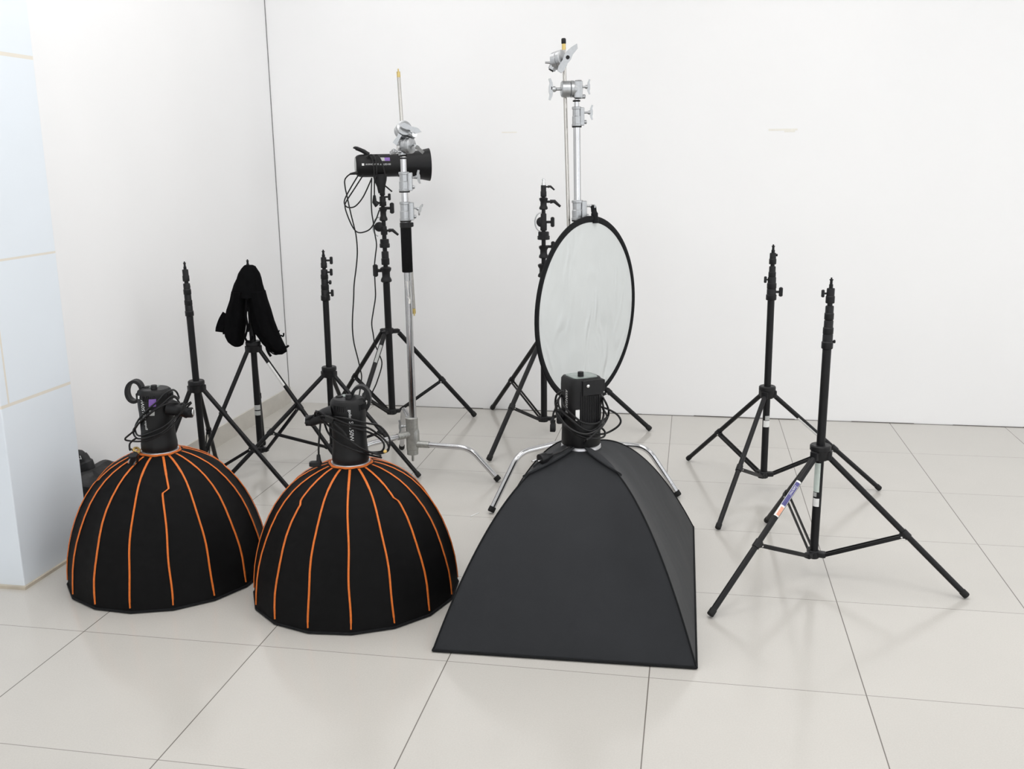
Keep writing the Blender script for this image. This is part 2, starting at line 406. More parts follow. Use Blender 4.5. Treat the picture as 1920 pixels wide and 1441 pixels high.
def light_stand(name, label, C, R, az, zc, hub, top, secs, knobs, rp=.0148, rl=.0102, zh=.085, zcol=None,
                group=None, tip='black', collar_r=.036, brace_f=.56, heavy=False, bars=2, spread_clip=None):
    C = Vector((C[0], C[1], 0))
    t = thing(name, label, 'light stand', C, group)
    P, up = axis_fn(C, hub, top); k = mpp(C)
    def onax(z):                       # point of the pole axis at height z
        A = P(hub[1]); return A+up*((z-A.z)/up.z)
    # pole
    y_top = secs[0][1]
    y_low = secs[-1][1]
    b = MB(); b.tube(onax(zh-.012), P(y_low+1), rp, n=20)
    b.tube(P(y_low+1), P(y_top), rp*.72, rp*.55, n=16)
    b.build('pole', MT['black'], t)
    # section collars
    for (ya, yb, hw, m) in secs:
        b = MB(); a, c = P(yb), P(ya); L = (c-a).length; r = hw*k
        if m == 'tip':
            b.lathe(a, up, [(0, r), (L*.35, r), (L*.38, r*.7), (L*.72, r*.7), (L*.74, r*.95), (L*.84, r*.95), (L*.86, r*.45), (L, r*.4)], n=12)
            b.build('spigot', MT['steel'] if tip == 'steel' else MT['black'], t)
        elif m == 'nut':
            b.lathe(a, up, [(0, r*.72), (L*.07, r), (L*.20, r*.96), (L*.36, r*.72), (L*.64, r*.72), (L*.80, r*.96), (L*.93, r), (L, r*.72)], n=18); b.build('collar', MT['blackp'], t)
        else:
            b.lathe(a, up, [(0, r*.93), (L*.05, r), (L*.45, r), (L*.50, r*.88), (L*.94, r*.88), (L, r*.80)], n=20); b.build('collar', MT['blackp'], t)
    for (x, y, style, sz) in knobs:
        b = MB(); ax_ = P(y); q = at(C, x, y); dr = (q-ax_); ln = dr.length; dr.normalize()
        kk = sz*ln/.030
        clamp_knob(b, ax_+dr*(ln-.026*kk), dr, kk, style)
        b.build('knob', MT['blackp'], t)
    # leg collar
    cz = onax(zc); b = MB()
    if not heavy:
        b.lathe(cz-up*.028, up, [(0, collar_r*.72), (.010, collar_r*.85), (.034, collar_r*.9), (.036, collar_r), (.050, collar_r), (.054, collar_r*.9)], n=24)
        for a in az:
            d = Vector((math.cos(a), math.sin(a), 0)); s_ = Vector((-d.y, d.x, 0))
            b.box(cz+d*(collar_r*.80)-ZZ*.010, (.022, .030, .034), (d, s_, ZZ), bev=.005)
    else:
        b.lathe(cz-up*.02, up, [(0, rp*1.35), (.002, rp*1.5), (.028, rp*1.5), (.030, rp*1.35)], n=20)
        for a in az:
            d = Vector((math.cos(a), math.sin(a), 0)); s_ = Vector((-d.y, d.x, 0))
            b.box(cz+d*.038-ZZ*.008, (.050, .026, .024), (d, s_, ZZ), bev=.006)
    b.build('leg_collar', MT['blackp'], t)
    # hub
    hb = onax(zh); b = MB(); b.lathe(hb-up*.016, up, [(0, rp*1.15), (.003, rp*1.35), (.026, rp*1.35), (.030, rp*1.15)], n=20)
    for a in az:
        d = Vector((math.cos(a), math.sin(a), 0)); s_ = Vector((-d.y, d.x, 0))
        b.box(hb+d*(rp+.012), (.030, .026, .020), (d, s_, ZZ), bev=.004)
    b.build('hub', MT['blackp'], t)
    legs = []
    for i, a in enumerate(az):
        d = Vector((math.cos(a), math.sin(a), 0)); s_ = Vector((-d.y, d.x, 0))
        r0 = collar_r*.95 if not heavy else .058
        A = cz+d*r0-ZZ*.020; Rr = R[i] if isinstance(R, (list, tuple)) else R
        B = Vector((C.x, C.y, 0))+d*Rr
        ln = (B-A).normalized(); B.z = rl*math.hypot(ln.x, ln.y)+.003
        b = MB(); b.tube(A, B, rl, n=16); leg = b.build('leg', MT['black'], t)
        b = MB(); e = (B-A).normalized(); b.lathe(B-e*.022, e, [(0, rl*1.06), (.003, rl*1.18), (.022, rl*1.18), (.0245, rl)], n=16)
        b.build('rubber_foot', MT['rubber'], leg)
        J = A+(B-A)*brace_f
        b = MB(); u_, v_, w_ = b.frame(e)
        b.tube(J-e*.014, J+e*.014, rl*1.28, n=16)
        b.box(J-d*.010-ZZ*.006, (.022, .020, .016), (d, s_, ZZ), bev=.003); b.build('joint', MT['blackp'], leg)
        H0 = hb+d*(rp+.020); J2 = J-d*.012-ZZ*.008
        dd = (J2-H0).normalized(); nn = dd.cross(s_).normalized(); b = MB(); mid = (H0+J2)/2; Lb = (J2-H0).length
        for sgn in (-1, 1):
            b.box(mid+s_*sgn*.0085, (Lb, .0045, .013), (dd, s_, nn), bev=.001)
        b.build('brace', MT['black'], t)
        b = MB(); b.tube(J2-s_*.014, J2+s_*.014, .0035, n=8); b.build('rivet', MT['steel'], leg)
        legs.append((leg, A, B))
    return t, P, up, onax, legs

D2R = PI/180
# H: right pair, the one further back
tH, PH, upH, onH, legH = light_stand('light_stand', 'black tripod light stand, right pair, the one nearer the back wall',
    (2.817, 1.691), .533, [127.0*D2R, 248.4*D2R, 10.4*D2R], .462, (1433, 862), (1450, 462),
    [(458, 474, 3.2, 'tip'), (474, 495, 6.6, 'c'), (499, 519, 6.8, 'c'), (519, 541, 8.6, 'c'), (541, 562, 9.6, 'c')],
    [(1435, 524, 'wing', 1), (1464, 547, 'wing', 1), (1457, 478, 'round', .8)], group=None)
tI, PI_, upI, onI, legI = light_stand('light_stand', 'black tripod light stand nearest the camera, blue label on one leg',
    (2.925, .801), .519, [228.3*D2R, -12.3*D2R, 101.8*D2R], .462, (1526, 1030), (1559, 524),
    [(520, 540, 3.6, 'tip'), (540, 568, 8.2, 'c'), (573, 599, 8.6, 'c'), (600, 626, 9.6, 'c'), (626, 653, 10.6, 'c')],
    [(1543, 550, 'wing', 1), (1558, 580, 'wing', .6), (1547, 611, 'wing', .7), (1565, 640, 'round', .6)])
tC, PC_, upC, onC, legC = light_stand('light_stand', 'black tripod light stand behind the middle dome light, four knobs stacked on its right side',
    (.763, 1.838), .52, [219*D2R, -20*D2R, 98*D2R], .462, (624, 830), (606, 471),
    [(468, 482, 3.0, 'tip'), (482, 502, 5.8, 'c'), (505, 523, 7.0, 'c'), (523, 543, 7.4, 'c'), (543, 563, 8.6, 'c')],
    [(621, 488, 'wing', 1), (621, 510, 'wing', 1), (620, 529, 'round', .9), (623, 549, 'wing', 1)])
tA, PA_, upA, onA, legA = light_stand('light_stand', 'black tripod light stand furthest left, bare pole, rising behind the left dome light',
    (.31, 1.345), [.43, .43, .25], [2*D2R, 108*D2R, 232*D2R], .49, (384, 880), (346, 494),
    [(490, 505, 2.8, 'tip'), (505, 527, 6.2, 'c'), (531, 552, 7.0, 'c'), (552, 572, 7.2, 'c'), (572, 592, 7.9, 'c')],
    [(356, 537, 'wing', .8)])
tB, PB_, upB, onB, legB = light_stand('light_stand', 'black tripod light stand carrying the draped black cloth by the left wall',
    (.424, 1.731), [.45, .36, .36], [-4.5*D2R, 112*D2R, 236*D2R], .600, (488, 838), (464, 489),
    [(486, 499, 2.8, 'tip'), (501, 520, 6.2, 'c'), (523, 543, 7.0, 'c'), (543, 563, 7.4, 'c'), (563, 583, 8.2, 'c')], [], brace_f=.47)
tF, PF_, upF, onF, legF = light_stand('light_stand', 'heavy black light stand with a silver tip, standing behind the round reflector',
    (1.713, 2.516), .587, [129.6*D2R, 251.4*D2R, 11.1*D2R], .52, (1020, 784), (1019, 336),
    [(334, 347, 3.4, 'tip'), (347, 369, 5.6, 'c'), (370, 393, 8.0, 'nut'), (400, 432, 6.2, 'c'), (434, 449, 11.5, 'c'), (460, 484, 9.0, 'nut'), (494, 520, 11.0, 'nut')],
    [(1030, 350, 'lever', 1), (1036, 378, 'lever', 1), (1036, 416, 'wing', 1.1), (1037, 462, 'wing', 1.1)],
    rp=.0172, rl=.0125, zh=.080, tip='steel', heavy=True)
CD = (.83, 2.555)
tD, PD_, upD, onD, legD = light_stand('light_stand', 'heavy black light stand carrying the black studio light, left of the tall chrome grip stand',
    CD, .50, [28*D2R, 148*D2R, 262*D2R], .545, (736, 781), (716, 344),
    [(344, 366, 5.0, 'c'), (368, 386, 6.5, 'c'), (388, 414, 7.6, 'nut'), (424, 440, 6.2, 'c'), (448, 464, 9.4, 'c'), (471, 496, 7.6, 'c'), (500, 529, 10.4, 'nut')],
    [(730, 369, 'wing', 1), (735, 390, 'wing', 1.2), (704, 507, 'wing', 1.2), (733, 432, 'lever', 1.2)],
    rp=.0188, rl=.0128, zh=.080, heavy=True)

# curved silver bracket edges on the two heavy stands
for (C, t, cx, cy, sgn) in ((CD, tD, 705, 425, -1), ((1.713, 2.516), tF, 1009, 416, -1)):
    b = MB(); k = mpp(C)
    pts = []
    for i in range(9):
        a = PI/2+PI*i/8*.95
        pts.append(at(C, cx+6+12*math.cos(a), cy-18*math.sin(a), .004))
    b.path(pts, .0032, n=8); b.build('pulley_guard', MT['alu'], t)
    b = MB(); q = at(C, cx+6, cy); b.lathe(q-HF*.010, HF, [(0, .020), (.003, .026), (.017, .026), (.020, .020)], n=18); b.build('pulley', MT['blackp'], t)

# labels on stands
def cyl_label(t, name, C, P, up, y0, y1, r, m, a0=-50, a1=50, label=None):
    b = MB(); p0, p1 = P(y1), P(y0); out = []
    for q in (p0, p1):
        out.append([q+(HR*math.sin(a*D2R)-HF*math.cos(a*D2R))*r for a in [a0+(a1-a0)*i/10 for i in range(11)]])
    n = 11; v = out[0]+out[1]
    b.add(v, [(i, i+1, n+i+1, n+i) for i in range(n-1)]); return b.build(name, m, t, smooth=60, label=label)
cyl_label(tB, 'sticker', None, PB_, upB, 758, 767, .0152, MT['grey'], -75, 75, 'grey label band')
cyl_label(tB, 'sticker', None, PB_, upB, 769, 777, .0152, MT['grey'], -75, 75)
cyl_label(tH, 'sticker', None, PH, upH, 778, 786, .0152, MT['grey'], -30, 80)
cyl_label(tH, 'sticker', None, PH, upH, 787, 799, .0152, MT['white'], -60, 80, 'pale printed label')
cyl_label(tI, 'sticker', None, PI_, upI, 932, 947, .0152, MT['white'], -80, 10, 'small white printed label')
cyl_label(tI, 'sticker', None, PI_, upI, 866, 920, .0156, MT['clearm'], -95, 0, 'peeling clear wrap')
cyl_label(tI, 'sticker', None, PI_, upI, 921, 929, .0152, MT['grey'], -80, -30)

def leg_label(leg, A, B, f0, f1, m, r, side=-1, a0=-55, a1=55, nm='sticker', label=None, ctr=0):
    e = (B-A).normalized(); view = (CAM-(A+B)/2); view = (view-e*view.dot(e)).normalized(); s_ = e.cross(view)
    b = MB(); v = []
    for f in (f0, f1):
        q = A+(B-A)*f
        v += [q+(view*math.cos((a+ctr)*D2R)+s_*math.sin((a+ctr)*D2R))*r for a in [a0+(a1-a0)*i/8 for i in range(9)]]
    b.add(v, [(i, i+1, 9+i+1, 9+i) for i in range(8)])
    b.build(nm, m, leg, smooth=60, label=label); return e, view, s_
lg, A, B = legI[0]
e, view, s_ = leg_label(lg, A, B, .155, .385, MT['white'], .0106, label='white edged printed label')
leg_label(lg, A, B, .165, .315, MT['blue'], .0108, a0=-45, a1=42, ctr=0, label='blue label field')
leg_label(lg, A, B, .325, .378, MT['peach'], .0108, a0=-50, a1=15)
def onleg(off, r):
    def fn(x, y):
        a = (y-.004)/r
        return A+(B-A)*off+e*x+(view*math.cos(a)-s_*math.sin(a))*r
    return fn
sgn = 1 if s_.dot(UP) < 0 else -1
lettering('lettering', 'Examoi', .0145, onleg(.185, .0110), MT['print'], lg)
lg2, A2, B2 = legH[2]
leg_label(lg2, A2, B2, .22, .42, MT['white'], .0105, a0=-20, a1=70, ctr=30)
lg2, A2, B2 = legB[0]
leg_label(lg2, A2, B2, .10, .29, MT['white'], .0105, a0=-40, a1=50, ctr=25)
lg2, A2, B2 = legD[2]
leg_label(lg2, A2, B2, .10, .26, MT['grey'], .0131, a0=-40, a1=40)
lg2, A2, B2 = legC[1]
leg_label(lg2, A2, B2, .22, .27, MT['white'], .0105, a0=-60, a1=60)

# ------------------------------------------------------------------ chrome grip stands
def t_handle(b, P, stem, long_, size=1.0, flat=None):
    """cast T handle: stem then a bone-shaped plate whose long side runs along long_"""
    stem = Vector(stem).normalized(); long_ = Vector(long_); long_ = (long_-stem*long_.dot(stem)).normalized(); side = stem.cross(long_).normalized()
    s = size; b.tube(P, P+stem*.030*s, .0055*s, n=12)
    b.lathe(P+stem*.020*s, stem, [(0, .006*s), (.006*s, .010*s), (.016*s, .010*s)], n=12)
    poly = [(-.011, -.030), (.004, -.036), (.008, -.034), (.001, -.018), (.008, -.008), (.008, .008), (.001, .018), (.008, .034), (.004, .036), (-.011, .030)]
    poly = [(.006, -.038), (.013, -.036), (.009, -.020), (.012, -.008), (.012, .008), (.009, .020), (.013, .036), (.006, .038), (-.001, .022), (-.004, 0), (-.001, -.022)]
    b.prism([(p[0]*s, p[1]*s) for p in poly], stem, long_, P+stem*.036*s, .015*s, side)

def grip_leg(t, C, az, z0, R, rr=.0125, bend=.23, drop=0.0):
    d = Vector((math.cos(az), math.sin(az), 0)); C0 = Vector((C[0], C[1], 0))
    sl = (R-bend)
    p_a, p_b, p_c = C0+d*.03+ZZ*z0, C0+d*bend+ZZ*(z0+drop), C0+d*R+ZZ*.010
    u1, u2 = (p_b-p_a).normalized(), (p_c-p_b).normalized(); tl = .055
    q0, q1 = p_b-u1*tl, p_b+u2*tl
    pts = [p_a, q0]+[q0*(1-k)**2+p_b*2*k*(1-k)+q1*k*k for k in [i/12 for i in range(1, 12)]]+[q1, p_c]
    b = MB(); b.path(pts, rr, n=28); leg = b.build('leg', MT['chrome'], t)
    e = (pts[-1]-pts[-2]).normalized(); b = MB(); e2 = Vector((e.x, e.y, e.z))
    q = pts[-1]-ZZ*.0
    b.lathe(q-e*.022, e, [(0, rr*1.05), (.002, rr*1.2), (.020, rr*1.2), (.024, rr*1.05)], n=16); b.build('rubber_foot', MT['rubber'], leg)
    b = MB(); s_ = Vector((-d.y, d.x, 0))
    b.tube(C0+ZZ*z0+d*.006, C0+ZZ*z0+d*.085, .0175, .0155, n=16); b.lathe(C0+ZZ*(z0-.030), ZZ, [(0, .024), (.004, .029), (.056, .029), (.060, .024)], n=20)
    for q in (.05, .07): b.tube(C0+ZZ*z0+d*q-s_*.020, C0+ZZ*z0+d*q+s_*.020, .004, n=8)
    b.build('leg_socket', MT['cast'], t)
    return leg

def riser(t, C, P, up, y0, y1, xr0, xr1, k, hd, style='t', long_=None):
    """cast clamp collar between two tubes: px rows y0..y1"""
    a, c = P(y1), P(y0); L = (c-a).length; b = MB(); r = (xr1-xr0)/2*k; mx_ = (xr0+xr1)/2
    b.lathe(a, up, [(0, r*1.02), (.004, r*1.06), (L*.12, r*1.06), (L*.14, r*.96), (L*.50, r*.96), (L*.53, r*.86), (L*.86, r*.86), (L*.88, r*1.0), (L-.002, r*1.0), (L, r*.9)], n=24)
    m = (a+c)/2; b.box(m+HR*(r*1.15), (r*.9, r*1.2, L*.92), (HR, HF, up), bev=.003)
    b.lathe(m+HR*(r*1.5)-up*L*.28, HR, [(0, .007), (.003, .008), (.010, .008), (.012, .005)], n=12)
    b.build('clamp_collar', MT['alu'], t)
    b = MB(); q = m+up*L*.20+HR*r*1.45
    t_handle(b, q, hd, long_ if long_ is not None else up, .80); b.build('clamp_handle', MT['alu'], t)
    b = MB(); b.lathe(a-up*.004, up, [(0, r*1.0), (.006, r*1.05)], n=24); b.build('rubber_ring', MT['rubber'], t)

# left grip stand -------------------------------------------------
CE = (1.211, 1.704); kE = mpp(CE)
tE = thing('grip_stand', 'chrome grip stand with black foam sleeve and a thin rod rising from its head', 'grip stand', (CE[0], CE[1], 0))
PE, upE = axis_fn(CE, (775, 800), (756, 296))
b = MB(); b.tube(PE(802), PE(420), .0165, n=24); b.build('pole', MT['chrome'], tE)
b = MB(); b.tube(PE(420), PE(355), .0150, n=24); b.tube(PE(355), PE(294), .0132, n=24); b.build('upper_pole', MT['chrome'], tE)
b = MB(); b.lathe(PE(510), upE, [(0, .0225), (.003, .0245), (.200, .0245), (.2032, .0225)], n=24); b.build('foam_sleeve', MT['foam'], tE, label='black foam sleeve')
b = MB(); b.lathe(PE(427), upE, [(0, .024), (.003, .0265), (.022, .0265), (.025, .024)], n=24); b.box(PE(421)+HR*.024, (.022, .014, .020), (HR, HF, ZZ), bev=.003); b.build('clip', MT['blackp'], tE)
riser(tE, CE, PE, upE, 378, 414, 749, 769, kE, HR-ZZ*.3, long_=HR*.6-ZZ*.8-HF*.6)
riser(tE, CE, PE, upE, 322, 359, 747, 766, kE, HR*1.0+ZZ*.1-HF*.2, long_=ZZ+HR*.25)
b = MB()
for y in (293, 298): b.lathe(PE(y), upE, [(0, .0155), (.002, .0185), (.005, .0185), (.007, .0155)], n=20)
b.build('rubber_ring', MT['rubber'], tE)
b = MB(); b.lathe(PE(798)-ZZ*.085, ZZ, [(0, .024), (.004, .027), (.060, .027), (.066, .024), (.088, .0215), (.090, .018)], n=24)
b.lathe(Vector((CE[0], CE[1], .070)), ZZ, [(0, .006), (.030, .006), (.031, .010), (.034, .027), (.16, .027), (.20, .024)], n=24)
b.build('base_hub', MT['cast'], tE)
b = MB(); t_handle(b, at(CE, 764, 799), -HR, ZZ+HR*.1, .85); b.build('clamp_handle', MT['alu'], tE)
grip_leg(tE, CE, -6*D2R, .155, .425, bend=.285)
grip_leg(tE, CE, 234*D2R, .205, .425, bend=.285)
grip_leg(tE, CE, 114*D2R, .255, .425, bend=.30)
# head: drum clamp on the pole top, second drum holding the rod
h1 = at(CE, 766, 272); gh = MB()
gh.lathe(at(CE, 754, 292), upE, [(0, .012), (.002, .0155), (.062, .0155), (.066, .010)], n=18)
gh.box(at(CE, 756, 273), (.030, .036, .062), (HR, HF, ZZ), bev=.008)
ax1 = (HR*.85-HF*.52).normalized()
gh.lathe(at(CE, 758, 273), ax1, [(0, .030), (.004, .034), (.020, .034), (.022, .031), (.024, .034), (.040, .034), (.046, .026), (.048, .012)], n=28)
gh1 = gh.build('grip_head', MT['alu'], tE)
b = MB(); t_handle(b, at(CE, 775, 270, .02), HR*.55-HF*.5-ZZ*.45, HR*.6-ZZ*.55+HF*.3, .95); b.build('head_handle', MT['alu'], gh1)
b = MB(); t_handle(b, at(CE, 752, 284, .02), -HR*.8-HF*.3, -HR*.9+ZZ*.1-HF*.9, .9); b.build('head_handle', MT['alu'], gh1)
b = MB(); b.lathe(at(CE, 749, 276, .02), -HR-HF*.6, [(0, .010), (.004, .012), (.010, .012), (.011, .006)], n=12); b.build('bolt', MT['steel'], gh1)
gh = MB(); ax2 = (HR*.50+HF*.25-ZZ*.55+HR*.2).normalized()
gh.lathe(at(CE, 756, 243), Vector((HR*.35-HF*.75+ZZ*.35)).normalized(), [(-.030, .026), (-.026, .034), (-.004, .034), (-.002, .031), (0, .034), (.020, .034), (.026, .024)], n=28)
gh.path([at(CE, 757, 243), at(CE, 768, 249), at(CE, 779, 256)], [.026, .021, .015], n=16)
gh2 = gh.build('grip_head', MT['alu'], tE)
b = MB(); b.lathe(at(CE, 777, 252, .012), -HF+HR*.2, [(0, .010), (.004, .0115), (.012, .0115)], n=14); b.build('bolt', MT['steel'], gh2)
b = MB(); b.prism([(-.052, -.004), (-.030, -.012), (0, -.009), (.030, -.013), (.050, .002), (.028, .012), (0, .008), (-.032, .012)], (HR*.93-ZZ*.37), (ZZ*.93+HR*.37), at(CE, 770, 240, .045), .012, HF)
b.tube(at(CE, 768, 243, .0), at(CE, 770, 240, .045), .006, n=10); b.build('head_handle', MT['alu'], gh2)
b = MB(); b.prism([(-.030, -.010), (0, -.007), (.030, -.012), (.034, .010), (0, .008), (-.030, .010)], (-HR*.5-ZZ*.87), (HR*.87-ZZ*.5), at(CE, 747, 258, .02), .012, HF)
b.tube(at(CE, 755, 250), at(CE, 748, 256, .02), .006, n=10); b.build('head_handle', MT['alu'], gh2)
b = MB(); r0, r1 = at(CE, 747, 136, -.045), at(CE, 776.5, 586, -.045); b.tube(r0, r1, .0078, n=16); rod = b.build('grip_arm', MT['nickel'], tE)
b = MB(); e_ = (r1-r0).normalized(); b.tube(r0+e_*.02, r0-e_*.004, .0082, n=12); b.tube(r0-e_*.004, r0-e_*.016, .003, n=10); b.tube(r1-e_*.02, r1+e_*.004, .0082, n=12); b.tube(r1, r1+e_*.014, .003, n=10)
b.build('brass_tip', MT['brass'], rod)
b = MB(); q = PE(556); b.add([PE(y)+(HR*math.sin(a)-HF*math.cos(a))*.0168 for y, aa in ((526, (-.5, .6)), (540, (-.8, .8)), (556, (-.3, .8)), (568, (.1, .6))) for a in (aa[0], (aa[0]+aa[1])/2, aa[1])],
      [(0, 1, 4, 3), (1, 2, 5, 4), (3, 4, 7, 6), (4, 5, 8, 7), (6, 7, 10, 9), (7, 8, 11, 10)]); b.build('sticker_residue', MT['tape'], tE, label='pale peeled sticker residue')

# right grip stand -------------------------------------------------
CG = (2.012, 1.62); kG = mpp(CG)
tG = thing('grip_stand', 'tall chrome grip stand with two cast heads, standing behind the big softbox', 'grip stand', (CG[0], CG[1], 0))
PG, upG = axis_fn(CG, (1087, 830), (1081, 188))
b = MB(); b.tube(PG(835), PG(412), .0165, n=24); b.build('pole', MT['chrome'], tG)
b = MB(); b.tube(PG(412), PG(236), .0150, n=24); b.tube(PG(236), PG(186), .0105, n=24); b.build('upper_pole', MT['chrome'], tG)
riser(tG, CG, PG, upG, 375, 413, 1074, 1095, kG, HR, long_=-HF+HR*.3)
riser(tG, CG, PG, upG, 200, 237, 1074, 1091, kG, HR, long_=ZZ+HR*.1)
b = MB(); b.lathe(PG(191), upG, [(0, .010), (.002, .016), (.006, .016), (.008, .010)], n=20); b.build('rubber_ring', MT['rubber'], tG)
b = MB(); b.lathe(Vector((CG[0], CG[1], .08)), ZZ, [(0, .006), (.020, .006), (.022, .024), (.026, .027), (.20, .027), (.24, .024), (.245, .018)], n=24); b.build('base_hub', MT['cast'], tG)
grip_leg(tG, CG, -6.5*D2R, .222, .45, bend=.305)
grip_leg(tG, CG, 228.5*D2R, .238, .50, bend=.345)
grip_leg(tG, CG, 105*D2R, .280, .42, bend=.29)
gh = MB(); gh.box(at(CG, 1084, 168), (.036, .040, .074), (HR, HF, ZZ), bev=.007)
gh.lathe(at(CG, 1052, 167), HR+HF*.10, [(0, .028), (.004, .033), (.036, .033), (.038, .030), (.040, .034), (.052, .034), (.054, .031), (.064, .028)], n=28)
gh.lathe(at(CG, 1092, 181), HR, [(-.006, .008), (.010, .009), (.013, .006)], n=12)
gh1 = gh.build('grip_head', MT['alu'], tG)
b = MB(); t_handle(b, at(CG, 1054, 167), -HR-HF*.05, ZZ+HR*.08, 1.15); b.build('head_handle', MT['alu'], gh1)
b = MB(); t_handle(b, at(CG, 1089, 163), HR, ZZ, .80); b.build('head_handle', MT['alu'], gh1)
b = MB(); b.lathe(at(CG, 1034.5, 165, .010), -HR*1.0-HF*.4, [(0, .006), (.002, .006)], n=12); b.build('hole_plug', MT['blackp'], gh1)
gh = MB(); ax3 = (HR*.80-HF*.55+ZZ*.20).normalized()
gh.lathe(at(CG, 1046, 113), ax3, [(-.020, .030), (-.016, .036), (.004, .036), (.006, .033), (.008, .036), (.024, .036), (.028, .030)], n=28)
gh.tube(at(CG, 1040, 120), at(CG, 1034, 131), .018, .016, n=16)
gh.path([at(CG, 1038, 117), at(CG, 1030, 117.5), at(CG, 1022, 117)], [.010, .005, .0045], n=10)
gh2 = gh.build('grip_head', MT['alu'], tG)
b = MB(); hd = (HR*.55+ZZ*.85).normalized(); hn = (ZZ*.55-HR*.85).normalized()
b.tube(at(CG, 1050, 112, .0), at(CG, 1064, 107, .035), .0075, n=12)
b.prism([(-.066, -.013), (-.052, -.017), (-.020, -.014), (0, -.017), (.020, -.013), (.050, -.017), (.064, -.004), (.040, .008), (.018, .015), (0, .016), (-.020, .011), (-.050, .012), (-.066, .006)], hd, hn, at(CG, 1064, 107, .04), .016, HF)
b.build('head_handle', MT['alu'], gh2)
b = MB(); b.lathe(at(CG, 1064.5, 107.5, .047), -HF, [(0, .008), (.003, .008)], n=14); b.build('hole_plug', MT['blackp'], gh2)
b = MB(); b.lathe(at(CG, 1033.5, 131.5, .0), HR*-.5-ZZ*.86, [(-.002, .011), (.003, .011)], n=14); b.build('hole_plug', MT['blackp'], gh2)
b = MB(); r0, r1 = at(CG, 1057, 84, -.04), at(CG, 1070, 560, -.04); b.tube(r0, r1, .0080, n=16); rod = b.build('grip_arm', MT['nickel'], tG)
e_ = (r1-r0).normalized(); b = MB(); b.tube(r0+e_*.020, r0-e_*.008, .0083, n=12); b.build('brass_tip', MT['brass'], rod)
b = MB(); b.lathe(r0-e_*.004, -e_, [(0, .0085), (.002, .0098), (.018, .0098), (.022, .007)], n=14); b.build('end_cap', MT['blackp'], rod)

# ------------------------------------------------------------------ round reflector
Cr = at((2.10, 1.575), 1103, 582); ph = 53.6*D2R
ru = (HR*math.cos(ph)+HF*math.sin(ph)).normalized(); rn = ru.cross(ZZ).normalized()
if rn.dot(CAM-Cr) < 0: rn = -rn
RR = .392
tR = thing('reflector_disc', 'round white reflector disc with a black rim, hung on the tall chrome stand', 'reflector', (Cr.x, Cr.y, Cr.z-RR))
b = MB(); n = 72; rings = []
def rsurf(q, a):
    wv = (.003*math.sin(3*a+1)+.0012*math.sin(7*a+6*q))*q*q*(1-q)*4
    return Cr+(ru*math.cos(a)+ZZ*math.sin(a))*RR*.985*q+rn*wv
m_ = 14; v = []; f = []
for i in range(m_+1):
    for j in range(n): v.append(rsurf(max(i/m_, .01), 2*PI*j/n)+rn*.0015)
for i in range(m_):
    for j in range(n): f.append((i*n+j, i*n+(j+1) % n, (i+1)*n+(j+1) % n, (i+1)*n+j))
f.append(tuple(range(n))); b.add(v, f)
nv = len(v); v2 = [q-rn*.003 for q in v]; b.add(v2, f)
b.build('reflector_fabric', MT['reflector'], tR, label='pale crumpled reflector fabric')
b = MB(); pts = []; rings = []
for j in range(96):
    a = 2*PI*j/96; d = ru*math.cos(a)+ZZ*math.sin(a)
    rings.append([Cr+d*(RR+math.cos(q)*.0140-.005)+rn*math.sin(q)*.0065 for q in [2*PI*k/10 for k in range(10)]])
b.rings(rings, closed=True); b.build('rim', MT['softhem'], tR, label='black cloth rim')
b = MB(); T0 = Cr+ru*.045+ZZ*(RR-.003)
tp = at((T0.x, T0.y), 1113, 385)+HF*.01
b.path(crom([T0-ZZ*.02, T0+ZZ*.02, T0+(tp-T0)*.55, tp], 5), [.018]*3+[.015]*3+[.012]*8+[.011, .009], n=10); b.build('hanging_loop', MT['softhem'], tR)

